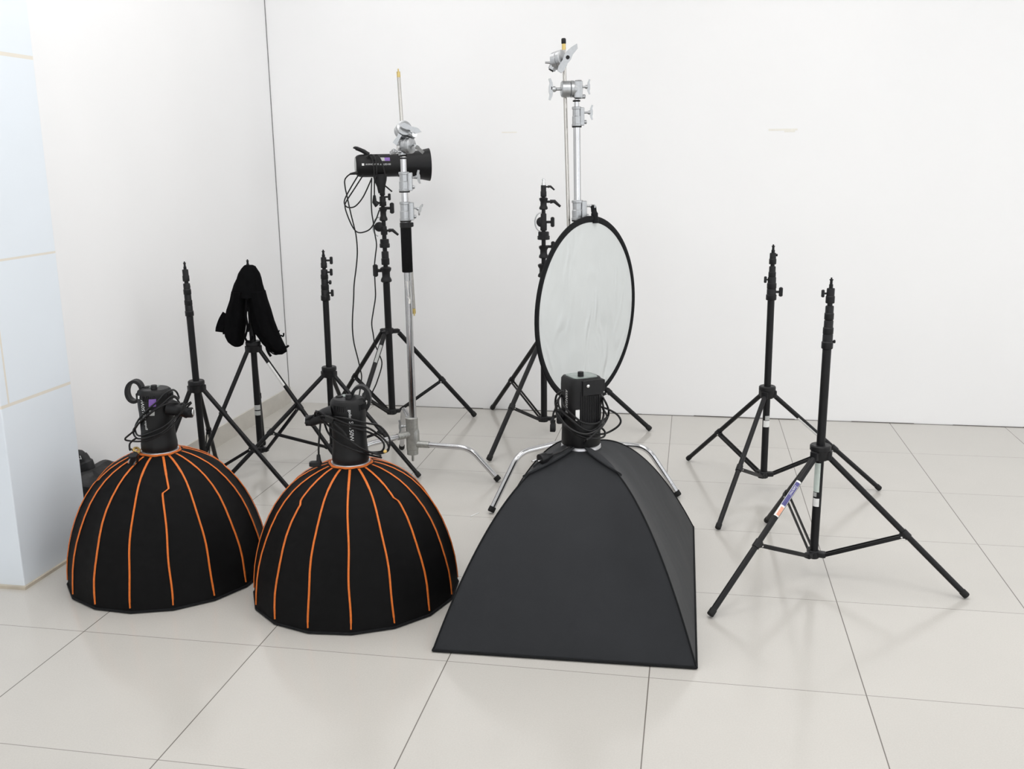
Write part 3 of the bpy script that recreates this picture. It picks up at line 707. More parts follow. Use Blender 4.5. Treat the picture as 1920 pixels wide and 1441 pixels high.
# ------------------------------------------------------------------ dome softboxes
def dome(name, label, C, R, phase, h, jog0, seed):
    rnd = random.Random(seed)
    t = thing(name, label, 'softbox', (C[0], C[1], 0), None); C3 = Vector((C[0], C[1], 0)); N = 16
    prof = [(0, 1.0), (.03, 1.0), (.10, .985), (.18, .957), (.26, .915), (.34, .862), (.44, .80-.002), (.53, .738), (.62, .663), (.70, .588), (.77, .512), (.83, .438), (.88, .368), (.925, .298), (.96, .235), (.985, .19), (1.0, .165)]
    prof = [(0, 1.0), (.02, 1.0), (.12, .99), (.22, .973), (.32, .945), (.42, .908), (.52, .860), (.61, .806), (.70, .738), (.78, .660), (.85, .572), (.90, .488), (.94, .400), (.97, .315), (.99, .245), (1.0, .19)]
    sub = 4; NA = N*sub; v = []; f = []
    fine = []
    for i in range(len(prof)-1):
        (a0, r0), (a1, r1) = prof[i], prof[i+1]
        for q in range(3): fine.append((a0+(a1-a0)*q/3, r0+(r1-r0)*q/3))
    fine.append(prof[-1])
    pts_r = {}
    for i, (zz, rr) in enumerate(fine):
        for j in range(NA):
            a = phase+2*PI*j/NA; k_ = j % sub; s_ = k_/sub
            apo = math.cos(PI/N)/math.cos(2*PI/N*s_-PI/N)      # straight panel between ribs
            sag = 1-.035*math.sin(PI*s_)*(1-zz)*zz*3.2
            rad = R*rr*apo*sag
            wr = .0030*math.sin(zz*70+j*1.7)*math.sin(PI*s_)*min(1, zz*4)
            v.append(C3+Vector((math.cos(a), math.sin(a), 0))*(rad+wr)+ZZ*(h*zz+.004+.003*math.sin(PI*s_)*(1 if i == 0 else 0)))
    m_ = len(fine)
    for i in range(m_-1):
        for j in range(NA): f.append((i*NA+j, i*NA+(j+1) % NA, (i+1)*NA+(j+1) % NA, (i+1)*NA+j))
    b = MB(); b.add(v, f); sh = b.build('fabric_shell', MT['dome'], t, smooth=28)
    bv = BVHTree.FromPolygons([tuple(q) for q in v], f)
    # hem
    b = MB(); pts = [C3+Vector((math.cos(phase+2*PI*j/N), math.sin(phase+2*PI*j/N), 0))*R*1.002+ZZ*.006 for j in range(N+1)]
    b.path(pts, .0045, n=8); b.build('hem', MT['softhem'], t)
    # orange ribs
    def R_at(z):
        for i in range(len(prof)-1):
            if prof[i][0] <= z <= prof[i+1][0]:
                q = (z-prof[i][0])/(prof[i+1][0]-prof[i][0]); return R*(prof[i][1]+(prof[i+1][1]-prof[i][1])*q)
    for i in range(N):
        a = phase+2*PI*i/N; jog = (i % 4) == jog0; b = MB(); vv = []; ff = []
        zs = [.035]+[.05+.93*q/90 for q in range(91)]+[.995]
        cols = []
        for z in zs:
            r = R_at(z); da = 0
            if jog:
                q = (z-.80)/.028; q = max(0, min(1, q)); da = (.021 if jog0 == 3 else -.010)*q*q*(3-2*q)/max(r, .08)*(1-.6*max(0, (z-.83)/.17))
                da += .0
            aa = a+da+.0016*math.sin(z*14+i*2)/max(r, .1)
            er = Vector((math.cos(aa), math.sin(aa), 0)); et = Vector((-er.y, er.x, 0))
            wd = .0034*(1 if z < .9 else 1.2)*(.75 if z < .08 else 1)
            base = C3+er*(r+.0022)+ZZ*(h*z+.005)
            apoL = (r*math.cos(PI/N)/math.cos(PI/N-wd/r*1.0)) if r > .03 else r
            cols.append([base-et*wd-er*.0022, base-et*wd*.6+er*.0012, base+et*wd*.6+er*.0012, base+et*wd-er*.0022])
        for c in cols: vv += c
        for q in range(len(cols)-1):
            for k_ in range(3): ff.append((q*4+k_, q*4+k_+1, q*4+k_+5, q*4+k_+4))
        b.add(vv, ff); b.build('rib_tape', MT['orange'], t, label='orange seam tape' if i == 0 else None)
    # piping round the neck opening, and the metal ring
    b = MB(); rr = R_at(1.0); pts = [C3+Vector((math.cos(2*PI*j/48), math.sin(2*PI*j/48), 0))*(rr+.003+.002*math.sin(8*2*PI*j/48))+ZZ*(h+.004) for j in range(49)]
    b.path(pts, .0042, n=8); b.build('neck_piping', MT['orange'], t, label='orange neck piping')
    b = MB(); b.lathe(C3+ZZ*(h-.004), ZZ, [(0, rr-.001), (.008, rr+.0005), (.014, rr-.001), (.014, .045), (.0, .045)], n=40, cap=False); b.build('speed_ring', MT['ringw'], t, label='silver mounting ring')
    return t, bv
tD1, bvD1 = dome('dome_softbox', 'leftmost black dome softbox with orange ribs, beside the tiled pillar', (.636, .485), .349, -2.2246, .459, 3, 1)
tD2, bvD2 = dome('dome_softbox', 'black dome softbox with orange ribs in the middle, next to the big grey softbox', (1.363, .450), .3535, -2.4700, .459, 1, 2)

# ------------------------------------------------------------------ studio lights on top of them
def wrap(C, pts, rr, s=1.0, ox=0, oy=0, back=()):
    """picture points laid round an upright body of radius rr"""
    out = []; c0 = Vector((C[0], C[1], 0))
    for i, p in enumerate(pts):
        x, y = ox+p[0]/s, oy+p[1]/s; q = at(C, x, y); a = (Vector((q.x, q.y, 0))-c0).dot(HR)
        d = math.sqrt(max(0.0, rr*rr-a*a)) if len(p) < 3 else p[2]
        if i in back: d = -d
        out.append(at(C, x, y, d))
    return out
def cord(name, label, strands, base, r=.0033):
    b = MB()
    for s_ in strands: b.path(crom(s_, 6), r, n=8)
    o = b.build(name, MT['cable']); rehome(o, base); tag(o, label, 'cable'); return o

CAN = [(0, .98), (.02, 1.03), (.10, 1.03), (.16, 1.0), (.30, .955), (.62, .955), (.70, .98), (.80, .99), (.93, .98), (.975, .93), (1, .82)]
def can_r(z, zb=.470, zt=.689, r=.0605):
    q = max(0, min(1, (z-zb)/(zt-zb)))
    for (a, ra), (c, rc) in zip(CAN, CAN[1:]):
        if a <= q <= c: return r*(ra+(rc-ra)*(q-a)/(c-a))+.0007
def can_light(name, label, C, zb, zt, r, twist):
    t = thing(name, label, 'studio light', (C[0], C[1], zb)); c = Vector((C[0], C[1], 0)); H = zt-zb
    b = MB(); b.lathe(c+ZZ*zb, ZZ, [(H*q, r*k_) for q, k_ in CAN], n=48)
    body = b.build('body', MT['blackm'], t)
    for g in range(4):                       # four groups of vent slots near the top
        b = MB()
        for q in range(7):
            a = twist+g*PI/2+(q-3)*.115
            d = Vector((math.cos(a), math.sin(a), 0)); s_ = Vector((-d.y, d.x, 0))
            b.box(c+d*r*.985+ZZ*(zb+H*.885), (.006, .0028, H*.095), (d, s_, ZZ), bev=.001)
        b.build('vent_ribs', MT['blackp'], t)
    b = MB(); b.lathe(c+ZZ*(zt-.001), ZZ, [(0, r*.80), (.002, r*.79), (.0022, .001)], n=40); b.build('top_panel', MT['blackp'], t)
    e1 = Vector((math.cos(twist), math.sin(twist), 0)); e2 = Vector((-e1.y, e1.x, 0))
    b = MB(); b.box(c+ZZ*(zt+.002)-e1*.014+e2*.020, (.045, .030, .002), (e1, e2, ZZ), bev=.0008); b.build('screen', MT['screen'], t, label='grey display')
    b = MB(); b.lathe(c+ZZ*(zt+.001)-HF*.016+HR*.006, ZZ, [(0, .0105), (.001, .0115), (.014, .0105), (.015, .009)], n=20); b.build('dial', MT['blackp'], t)
    b = MB(); b.lathe(c+ZZ*(zt+.001)+HR*(-.030)+HF*.012, ZZ, [(0, .012), (.003, .012), (.0031, .008)], n=18); b.build('socket', MT['rubber'], t)
    return t
def ring_handle(t, C, ctr, rx, ry, w=.015, gap=None):
    b = MB(); pts = []
    rings = []
    n = 28
    for j in range(n):
        a = 2*PI*j/n; q = at(C, ctr[0]+rx*math.cos(a), ctr[1]-ry*math.sin(a), ctr[2])
        nx = (at(C, ctr[0]+(rx+1)*math.cos(a), ctr[1]-(ry+1)*math.sin(a), ctr[2])-q).normalized()
        rings.append([q+nx*.0055+HF*w, q+nx*.0055-HF*w, q-nx*.0055-HF*w, q-nx*.0055+HF*w])
    b.rings(rings, closed=True); b.build('handle', MT['blackp'], t)
def yoke(t, C, px, side, lever):
    """tilting bracket on the side of the lamp: arm, socket barrel, knob and lever"""
    b = MB(); (x0, y0), (x1, y1) = px
    b.path(crom([at(C, x0, y0, .02), at(C, (x0+x1)/2, y0+(y1-y0)*.4, .02), at(C, x1, y1, .0)], 5), [.030, .029, .028, .027, .026, .024, .021, .019, .018, .018, .018], n=14)
    b.tube(at(C, x1, y1-2, .0)-HR*side*.012, at(C, x1, y1-2, .0)+HR*side*.016, .0185, n=18)
    b.build('bracket', MT['blackp'], t)
    b = MB(); q = at(C, x1+side*11, y1-2, .0); b.lathe(q-HR*side*.004, HR*side, [(0, .012), (.002, .013), (.004, .012)], n=16); b.build('socket_end', MT['steel'], t)
    b = MB(); b.path([at(C, *lever[0], .02), at(C, *lever[1], .02)], [.004, .003], n=8); b.build('lever', MT['blackp'], t)

C2 = (1.363, .450); C1 = (.636, .485)
tL2 = can_light('studio_light', 'black cylindrical studio light on the middle dome softbox, white lettering facing the camera', C2, .470, .688, .0605, YAW)
ring_handle(tL2, C2, (676, 748, -.02), 17, 24)
yoke(tL2, C2, ((625, 775), (583, 790)), -1, ((573, 786), (588, 778)))
tL1 = can_light('studio_light', 'black cylindrical studio light on the leftmost dome softbox, loop handle at its left', C1, .470, .690, .0605, YAW+.35)
ring_handle(tL1, C1, (253, 733, -.01), 14, 19)
yoke(tL1, C1, ((316, 762), (352, 775)), 1, ((340, 765), (358, 753)))
def on_cyl(C, xc, ytop, r, down=True, flip=1):
    """letters running along an upright cylinder, starting at row ytop, at column xc"""
    q = at(C, xc, ytop); c0 = Vector((C[0], C[1], 0)); a0 = math.asin(max(-1, min(1, (Vector((q.x, q.y, 0))-c0).dot(HR)/r)))
    z0 = at(C, xc, ytop, r).z
    def fn(x, y):
        a = a0+(y/r if down else -y/r); zz = z0-x if down else z0+x
        return c0+(HR*math.sin(a)-HF*math.cos(a))*can_r(zz)+ZZ*zz
    return fn
lettering('lettering', 'godox', .0135, on_cyl(C2, 659, 768, .0585), MT['print'], tL2, label='white lettering')
lettering('lettering', 'SL150W', .0195, on_cyl(C2, 660, 790, .0588), MT['print'], tL2)
lettering('lettering', 'godox', .0135, on_cyl(C1, 287, 806, .0585, down=False), MT['print'], tL1, label='white lettering')
lettering('lettering', 'SL150W', .0195, on_cyl(C1, 285, 786, .0588, down=False), MT['print'], tL1)
def cyl_patch(t, C, x0, x1, y0, y1, r, m, label=None):
    b = MB(); c0 = Vector((C[0], C[1], 0)); v = []
    for y in (y0, y1):
        z = at(C, x0, y, r).z
        for i in range(6):
            x = x0+(x1-x0)*i/5; q = at(C, x, y, r*.8); a = math.asin(max(-1, min(1, (Vector((q.x, q.y, 0))-c0).dot(HR)/r)))
            v.append(c0+(HR*math.sin(a)-HF*math.cos(a))*(can_r(z)+.0025)+ZZ*z)
    b.add(v, [(i, i+1, 7+i, 6+i) for i in range(5)]); b.build('sticker', m, t, smooth=60, label=label)
cyl_patch(tL1, C1, 282, 294, 748, 762, .0590, MT['purple'], 'purple and grey label')
cyl_patch(tL1, C1, 283, 292, 769, 779, .0590, MT['grey'])
cyl_patch(tL1, C1, 259, 263, 743, 749, .0600, MT['white'])

# ------------------------------------------------------------------ big softbox and its light
CS = Vector((2.13, .632, 0))
corners = [Vector((1.744, .047, 0)), Vector((2.535, .068, 0)), Vector((2.524, 1.206, 0)), Vector((1.733, 1.19, 0))]
tS = thing('softbox', 'large rectangular charcoal softbox lying face down on the floor', 'softbox', CS)
HS = .497
def ridge(i, s):
    c = corners[i]; d = (c-CS); rad = .064; L = d.length; u = d.normalized()
    r = rad+(L-rad)*s; q = .0
    z = HS*(1-s**(2.15, 2.15, 1.75, 1.5)[i])
    return CS+u*r+ZZ*(z+.004)
def panel(i, s, t_):
    a, c = ridge(i, s), ridge((i+1) % 4, s); p = a*(1-t_)+c*t_
    nrm = (a-c).cross(ZZ); nrm.z = 0; nrm.normalize()
    if nrm.dot(p-CS) > 0: nrm = -nrm
    bulge = (.022, .022, .006, .012)[i]*math.sin(PI*t_)*math.sin(PI*min(1, s*1.02))
    p = p+nrm*bulge
    p.z -= .012*math.sin(PI*t_)*math.sin(PI*s)
    p += nrm*.0012*math.sin(5*t_*PI+4*s)*math.sin(PI*s)
    return p
NS, NT = 40, 24; allv = []; allf = []
for i in range(4):
    v = []; f = []
    for a in range(NS+1):
        for c in range(NT+1): v.append(panel(i, a/NS, c/NT))
    for a in range(NS):
        for c in range(NT): f.append((a*(NT+1)+c, a*(NT+1)+c+1, (a+1)*(NT+1)+c+1, (a+1)*(NT+1)+c))
    b = MB(); b.add(v, f); b.build('fabric_panel', MT['softbox'], tS, smooth=60)
    allf += [tuple(q+len(allv) for q in g) for g in f]; allv += v
bvS = BVHTree.FromPolygons([tuple(q) for q in allv], allf)
for i in range(4):
    b = MB(); b.path([ridge(i, s/40)+(ridge(i, s/40)-CS).normalized()*.001 for s in range(41)], .0026, n=8); b.build('ridge_seam', MT['softhem'], tS)
    b = MB(); a, c = ridge(i, 1), ridge((i+1) % 4, 1); b.path([a*(1-q/10)+c*(q/10)+ZZ*.002 for q in range(11)], .0042, n=8); b.build('hem', MT['softhem'], tS)
# cloth flaps folded over beside the ring
def flap(i, t0, t1, s0, s1, flare, nm='flap'):
    v = []; f = []; n = 14; m2 = 5
    for a in range(n+1):
        s = s0+(s1-s0)*a/n; ww = (t1-t0)*(1-(a/n)**1.6)+.001*(1 if t1 > t0 else -1)
        for c in range(m2+1):
            t_ = t0+ww*c/m2; p = panel(i, s, t_); out = (p-CS); out.z = 0; out.normalize()
            v.append(p+out*(.005+.010*math.sin(PI*c/m2*.9)*(.4+.6*a/n))+ZZ*(.008+.006*c/m2))
    for a in range(n):
        for c in range(m2): f.append((a*(m2+1)+c, a*(m2+1)+c+1, (a+1)*(m2+1)+c+1, (a+1)*(m2+1)+c))
    nn = len(v); v2 = [q-ZZ*.003-(q-CS).normalized()*.002 for q in v]
    edge = [c for c in range(m2+1)]+[a*(m2+1)+m2 for a in range(1, n+1)]+[n*(m2+1)+c for c in range(m2-1, -1, -1)]+[a*(m2+1) for a in range(n-1, 0, -1)]
    b = MB(); b.add(v+v2, f+[tuple(reversed([nn+q for q in g])) for g in f]+[(edge[k], edge[(k+1) % len(edge)], nn+edge[(k+1) % len(edge)], nn+edge[k]) for k in range(len(edge))])
    b.build(nm, MT['softbox'], tS, smooth=60)
flap(0, 1.0, .70, .0, .30, .9); flap(0, 0.0, .32, .0, .34, .9); flap(3, 1.0, .72, .0, .26, .9)
b = MB(); b.lathe(CS+ZZ*(HS-.002), ZZ, [(0, .066), (.003, .069), (.012, .068), (.015, .064), (.015, .05), (0, .05)], n=40, cap=False)
b.build('speed_ring', MT['ringw'], tS, label='silver mounting ring')

tL3 = thing('studio_light', 'black box-shaped studio light wrapped in cable on the large softbox', 'studio light', (CS.x, CS.y, HS+.012))
C3_ = (CS.x, CS.y)
def sq(c, ex, ey, hx, hy, p, n=40):
    out = []
    for i in range(n):
        a = 2*PI*i/n; ca, sa = math.cos(a), math.sin(a)
        out.append(c+ex*hx*math.copysign(abs(ca)**(2/p), ca)+ey*hy*math.copysign(abs(sa)**(2/p), sa))
    return out
th = YAW*-1; rot = 24*D2R
ex = (HR*math.cos(rot)+HF*math.sin(rot)); ey = (HF*math.cos(rot)-HR*math.sin(rot))
z0, z1 = .510, .746
secs = [(z0, .064, .064, 2), (z0+.004, .066, .066, 2), (z0+.055, .064, .064, 2.1), (z0+.075, .0615, .058, 2.6), (z0+.09, .059, .053, 4), (z0+.15, .059, .053, 5), (z1-.03, .059, .054, 5), (z1-.008, .058, .053, 5), (z1, .053, .048, 5)]
b = MB(); b.rings([sq(CS+ZZ*z, ex, ey, hx*1.02, hy*1.02, p) for z, hx, hy, p in secs]); b.build('body', MT['blackm'], tL3)
b = MB()
for q in range(11):
    b.box(CS+ex*(-.030+q*.0068)-ey*.0545+ZZ*(z0+.135), (.0030, .004, .120), (ex, ey, ZZ), bev=.0008)
b.build('vent_ribs', MT['blackp'], tL3)
b = MB(); b.rings([sq(CS+ZZ*(z1+.0005), ex, ey, .046, .043, 5), sq(CS+ZZ*(z1+.003), ex, ey, .045, .042, 5)]); b.build('top_panel', MT['screen'], tL3, label='grey control panel')
b = MB(); b.lathe(CS+ZZ*(z1+.003)-HR*.004-HF*.022, ZZ, [(0, .0095), (.001, .0105), (.016, .0100), (.0165, .0085)], n=20); b.build('dial', MT['blackp'], tL3)
b = MB(); b.box(CS-ey*.0565+ex*.014+ZZ*(z1-.030), (.080, .010, .056), (ex, ey, ZZ), bev=.005); b.box(CS+ex*.061+ZZ*(z1-.030), (.008, .100, .045), (ex, ey, ZZ), bev=.004); b.build('handle', MT['blackp'], tL3)
b = MB(); b.lathe(CS-ey*.061-ex*.008+ZZ*(z1-.022), -ey, [(0, .006), (.003, .0055), (.004, .003)], n=12); b.build('screw', MT['steel'], tL3)
lf = -ex*.0585
def l3(x, y): return CS-ex*.0612+ey*(-.002-y*1.7)+ZZ*(z1-.040-x)
lettering('lettering', 'AVANGARDE', .0135, l3, MT['print'], tL3, label='white lettering')
b = MB(); b.box(CS-ex*.043-ey*.0552+ZZ*(z1-.120), (.014, .003, .036), (ex, ey, ZZ)); b.build('sticker', MT['white'], tL3, label='small white label')
# bracket behind
b = MB(); b.box(at(C3_, 1049, 780), (.020, .030, .050), (HR, HF, ZZ), bev=.005); b.tube(at(C3_, 1049, 780), at(C3_, 1062, 775), .012, n=12); b.build('bracket', MT['blackp'], tL3)

# ------------------------------------------------------------------ cables
S3 = dict(s=6.264, ox=980, oy=670)
W = lambda pts, rr=.082, **k: wrap(C3_, pts, rr, **S3)
strands = [
    W([(480, 390), (400, 440), (385, 560), (430, 680), (520, 800), (650, 880), (800, 915), (900, 850), (990, 720), (1010, 620), (960, 500), (900, 430, -.05), (700, 400, -.085), (500, 380, -.05)], .088),
    W([(470, 410, -.03), (420, 500), (440, 600), (560, 720), (700, 830), (800, 860), (900, 800), (950, 680), (940, 540), (900, 450, -.03), (690, 430, -.08), (470, 410, -.03)], .082),
    W([(490, 450, -.03), (470, 540), (560, 650), (700, 760), (830, 780), (930, 740), (990, 690), (940, 600, -.04)], .078),
    W([(890, 575, -.03), (960, 590), (1050, 630), (1120, 680), (1152, 750), (1110, 815), (1000, 880), (900, 900, .03), (800, 880)], .080),
    W([(440, 640, -.02), (470, 760), (560, 850), (700, 930), (850, 950), (950, 930), (965, 870), (900, 800, -.03)], .084),
    W([(405, 560), (400, 660), (480, 770), (600, 860), (740, 900), (860, 860), (930, 800), (970, 720, -.03)], .090),
    W([(460, 430, -.02), (400, 520), (385, 600), (362, 650, .02), (355, 700, .02)], .088)]
tail = W([(970, 740, -.02), (940, 790, .05), (880, 860), (800, 930), (730, 990, .092)], .092)
for (x, y) in ((660, 1048), (560, 1110), (450, 1160), (330, 1200)):
    q = hit(bvS, 980+x/6.264, 670+y/6.264, .020); tail.append(q)
strands.append(tail)
cb3 = cord('power_cable', 'black power cable coiled round the box-shaped light, plug lying on the softbox', strands, (CS.x, CS.y, .52), .0036)
e3 = (tail[-1]-tail[-2]).normalized(); O3 = tail[-1]
cb3['_o'] = tuple(cb3.location)
b = MB(); b.lathe(O3-e3*.004, e3, [(0, .006), (.012, .008), (.020, .012), (.030, .0175), (.052, .018), (.053, .016)], n=18); pl = b.build('plug', MT['blackp'], cb3)
b = MB(); u_, v_, _w = b.frame(e3)
for sgn in (-1, 1): b.tube(O3+e3*.050+HR*.0095*sgn, O3+e3*.068+HR*.0095*sgn, .0024, n=8)
b.build('prongs', MT['steel'], pl)
b = MB(); q = at(C3_, 980+355/6.264, 670+700/6.264, .02); b.lathe(q+ZZ*.004, -ZZ, [(0, .005), (.014, .007), (.015, .0115), (.020, .0115), (.024, .0100), (.030, .0125), (.052, .0125), (.054, .011)], n=4, start=PI/4)
b.build('socket_connector', MT['blackp'], cb3)

S2 = dict(s=8.0, ox=560, oy=710)
W2 = lambda pts, rr=.075: wrap(C2, pts, rr, **S2)
st2 = [
    W2([(260, 500, .03), (300, 520, .05), (420, 560), (700, 590), (1000, 660), (1200, 700), (1330, 830), (1370, 960), (1320, 1080), (1180, 1110), (1050, 1100)], .078),
    W2([(270, 560, .03), (400, 560, .07), (540, 600), (750, 680), (1000, 720), (1180, 820), (1320, 950), (1350, 1060), (1260, 1110), (1100, 1120)], .082),
    W2([(300, 600, .03), (430, 610, .07), (560, 650), (800, 730), (1050, 800), (1200, 880), (1280, 980), (1250, 1080), (1130, 1100), (1000, 1090)], .076),
    W2([(260, 480, .05), (290, 510, .06), (370, 620), (450, 820), (600, 960), (750, 1030), (900, 1090), (1100, 1150), (1240, 1180, .06)], .080),
    W2([(300, 560, .05), (450, 700), (600, 800), (750, 910), (900, 1020), (1050, 1090), (1240, 1150, .05)], .084),
    W2([(240, 560, .03), (255, 500, .04), (330, 500, .06), (460, 590), (520, 650), (660, 780), (720, 860)], .088),
    W2([(330, 620, .03), (315, 800, .03), (300, 1000, .03), (300, 1140, .03)], .07)]
cb2 = cord('power_cable', 'black power cable looped round the side bracket of the light on the middle dome', st2, (C2[0], C2[1], .49), .0035)
cb2['_o'] = tuple(cb2.location)
b = MB(); b.box(at(C2, 617, 786, .078), (.028, .014, .022), (HR*.9-ZZ*.4, HF, ZZ*.9+HR*.4), bev=.004); b.build('cable_strap', MT['rubber'], cb2)
b = MB(); q = at(C2, 597, 852, .03); b.path([q, q-ZZ*.02, q-ZZ*.03], [.006, .008, .012], n=10); b.box(q-ZZ*.032-HR*.012, (.040, .022, .018), (HR, HF, ZZ), bev=.004); b.build('plug', MT['blackp'], cb2)
b = MB(); q = at(C2, 722, 846, .03); b.ball(q, .009, (1, .7, .6)); b.build('cable_tie', MT['yellow'], cb2, label='yellow tie')

S1 = dict(s=7.204, ox=220, oy=700)
W1 = lambda pts, rr=.075: wrap(C1, pts, rr, **S1)
st1 = [
    W1([(835, 330), (800, 250), (740, 220), (640, 270), (540, 380), (420, 480), (290, 620), (240, 740), (290, 840), (470, 790), (650, 700), (800, 560), (850, 450), (830, 380), (770, 320), (680, 370), (560, 450), (430, 540), (300, 660), (215, 780), (105, 880), (180, 910), (350, 910), (560, 840), (730, 720), (850, 560), (930, 470), (1000, 395)], .078),
    W1([(820, 400), (700, 400), (560, 460), (400, 570), (280, 680), (215, 770), (240, 850), (300, 880), (460, 850), (640, 770), (790, 600), (850, 500), (820, 400)], .084),
    W1([(830, 340), (760, 300), (700, 330), (600, 420), (420, 560), (260, 700), (220, 790)], .080),
    W1([(850, 420, .05), (880, 400, .05), (905, 430, .05), (880, 500, .05), (830, 560, .05)], .07)]
tail1 = W1([(260, 870, .04), (200, 910, .04), (165, 960, .04), (170, 1030, .06)], .078)
for (x, y) in ((215, 1075), (250, 1110)): tail1.append(hit(bvD1, 220+x/7.204, 700+y/7.204, .018))
st1.append(tail1)
cb1 = cord('power_cable', 'black power cable wound round the leftmost light, plug on the dome cloth', st1, (C1[0], C1[1], .49), .0033)
cb1['_o'] = tuple(cb1.location)
p0 = hit(bvD1, 220+270/7.204, 700+1160/7.204, .021); p1 = hit(bvD1, 220+215/7.204, 700+1270/7.204, .021); e1_ = (p1-p0).normalized()
b = MB(); b.path([tail1[-1], p0], [.004, .005], n=8); b.lathe(p0-e1_*.010, e1_, [(0, .006), (.012, .010), (.016, .018), (.036, .020), (.040, .018)], n=4, start=PI/4); pl = b.build('plug', MT['blackp'], cb1)
b = MB(); s_ = (e1_.cross(CAM-p0)).normalized()
for sgn in (-1, 1): b.tube(p0+e1_*.028+s_*.0095*sgn, p0+e1_*.052+s_*.0095*sgn, .0030, n=8)
b.build('prongs', MT['steel'], pl)
b = MB(); ctr = hit(bvD1, 220+285/7.204, 700+1090/7.204, .016); uu = (p0-ctr).normalized()
ring = [ctr+(Vector(uu)*math.cos(a)*.023+s_*math.sin(a)*.010) for a in [2*PI*i/16 for i in range(17)]]
b.path(ring, .0048, n=8); b.build('cable_tie', MT['yellow'], cb1, label='yellow tie')

# ------------------------------------------------------------------ studio light on the heavy stand
CLD = Vector((CD[0], CD[1], 0)); kD = mpp(CD)
ax = (HR*math.cos(14*D2R)+HF*math.sin(14*D2R)); ax = (ax+ZZ*.006).normalized()
b0 = at(CD, 667, 311); base = at(CD, 716, 344)
tLD = thing('studio_light', 'black barrel-shaped studio light with a cone reflector, on the heavy stand beside the grip stand', 'studio light', base)
bl = .236
b = MB(); b.lathe(b0, ax, [(0, .044), (.003, .050), (.010, .055), (.022, .059), (.050, .060), (bl-.010, .060), (bl, .0585)], n=40); body = b.build('body', MT['blackm'], tLD)
b = MB(); b.lathe(b0-ax*.001, -ax, [(0, .046), (.002, .045)], n=32); b.build('rear_panel', MT['grey'], tLD, label='pale rear control panel')
b = MB(); L0 = bl; b.lathe(b0, ax, [(L0-.012, .061), (L0, .064), (L0+.05, .070), (L0+.120, .079), (L0+.158, .087), (L0+.160, .0875), (L0+.158, .0850), (L0+.12, .077), (L0+.02, .060)], n=48, cap=False); b.build('cone_reflector', MT['black'], tLD)
b = MB(); b.path(crom([b0+ax*.070+ZZ*.056, b0+ax*.045+ZZ*.075, b0+ax*.005+ZZ*.092, b0-ax*.002+ZZ*.088], 5), [.014, .014, .013, .012, .012, .012, .011, .011, .011, .011, .010, .010, .010, .010, .010, .009], n=10); b.build('handle', MT['blackp'], tLD)
b = MB(); q = at(CD, 713, 332)
b.rings([sq(at(CD, 712, 326), HR, HF, .040, .020, 3, 20), sq(at(CD, 713, 338), HR, HF, .034, .022, 3, 20), sq(at(CD, 714.5, 350), HR, HF, .022, .020, 3, 20), sq(at(CD, 715.5, 362), HR, HF, .017, .018, 3, 20)]); b.build('bracket', MT['blackp'], tLD)
b = MB(); b.tube(at(CD, 722, 348, .02), at(CD, 735, 359, .03), .0042, n=8); b.build('lever', MT['blackp'], tLD)
def onbar(x0px, y0px, r=.0606):
    P0 = at(CD, x0px, y0px, r); a0 = P0-b0; al = a0.dot(ax)
    upv = ZZ-ax*ax.dot(ZZ); upv.normalize(); sd = -(ax.cross(upv)); sd = sd if sd.dot(CAM-b0) > 0 else -sd
    v0 = (P0-b0).dot(upv)
    def fn(x, y):
        s_ = max(-.99, min(.99, (v0+y)/r)); a = math.asin(s_); return b0+ax*(al+x)+(upv*math.sin(a)+sd*math.cos(a))*r
    return fn
lettering('lettering', 'AVANGARDE', .0118, onbar(686, 309.5), MT['print'], tLD, label='white lettering')
lettering('lettering', 'AV-LED100', .0118, onbar(714, 309.5), MT['print'], tLD)
def bar_patch(x0, x1, y0, y1, m, label=None):
    f0 = onbar(x0, y1, .0604); b = MB(); wd = (x1-x0)*kD; hh = (y1-y0)*kD
    v = [f0(wd*i/4, hh*j/3) for j in range(4) for i in range(5)]
    b.add(v, [(j*5+i, j*5+i+1, j*5+i+6, j*5+i+5) for j in range(3) for i in range(4)]); b.build('sticker', m, tLD, smooth=60, label=label)
bar_patch(715, 723, 295.5, 301.5, MT['grey']); bar_patch(723, 733, 295.5, 301.5, MT['purple'], 'purple label')
bar_patch(679, 683, 306.5, 310.5, MT['white'])

strD = []
def pd(pts, d): return [at(CD, x, y, d if len(p_) < 3 else p_[2]) for p_ in pts for (x, y) in (p_[:2],)]
strD.append(pd([(668, 325), (657, 326), (647, 336), (647, 350), (651, 369), (657, 397), (664, 425), (668, 444), (670, 472), (668, 500), (664, 533), (663, 561), (661, 594), (661, 619), (664, 644), (671, 672), (676, 694), (678, 706), (676, 725), (672, 750)], .06))
strD.append(pd([(672, 328), (657, 353), (646, 375), (648, 386), (657, 389), (668, 385), (682, 367), (697, 334)], .03))
strD.append(pd([(681, 328), (665, 353), (649, 378), (647, 388), (652, 405), (661, 425), (670, 435), (682, 435), (695, 428), (705, 411), (711, 394)], .05))
strD.append(pd([(697, 333), (696, 369), (697, 397), (700, 417), (703, 439), (706, 458), (704, 478), (702, 500), (703, 528), (704, 556), (700, 583), (697, 606), (700, 628), (703, 645), (711, 664), (716, 683), (707, 715), (699, 733), (690, 752)], .075))
strD.append(pd([(688, 295, .045), (692, 291, .03), (698, 297, .052), (701, 312, .068), (702, 328, .066), (702, 345, .055), (702, 370, .045), (702, 378, .04)], .065))
strD.append(pd([(690, 292, .02), (697, 290, .035), (703, 297, .055), (706, 312, .068), (706, 326, .066), (704, 334, .02)], .065))
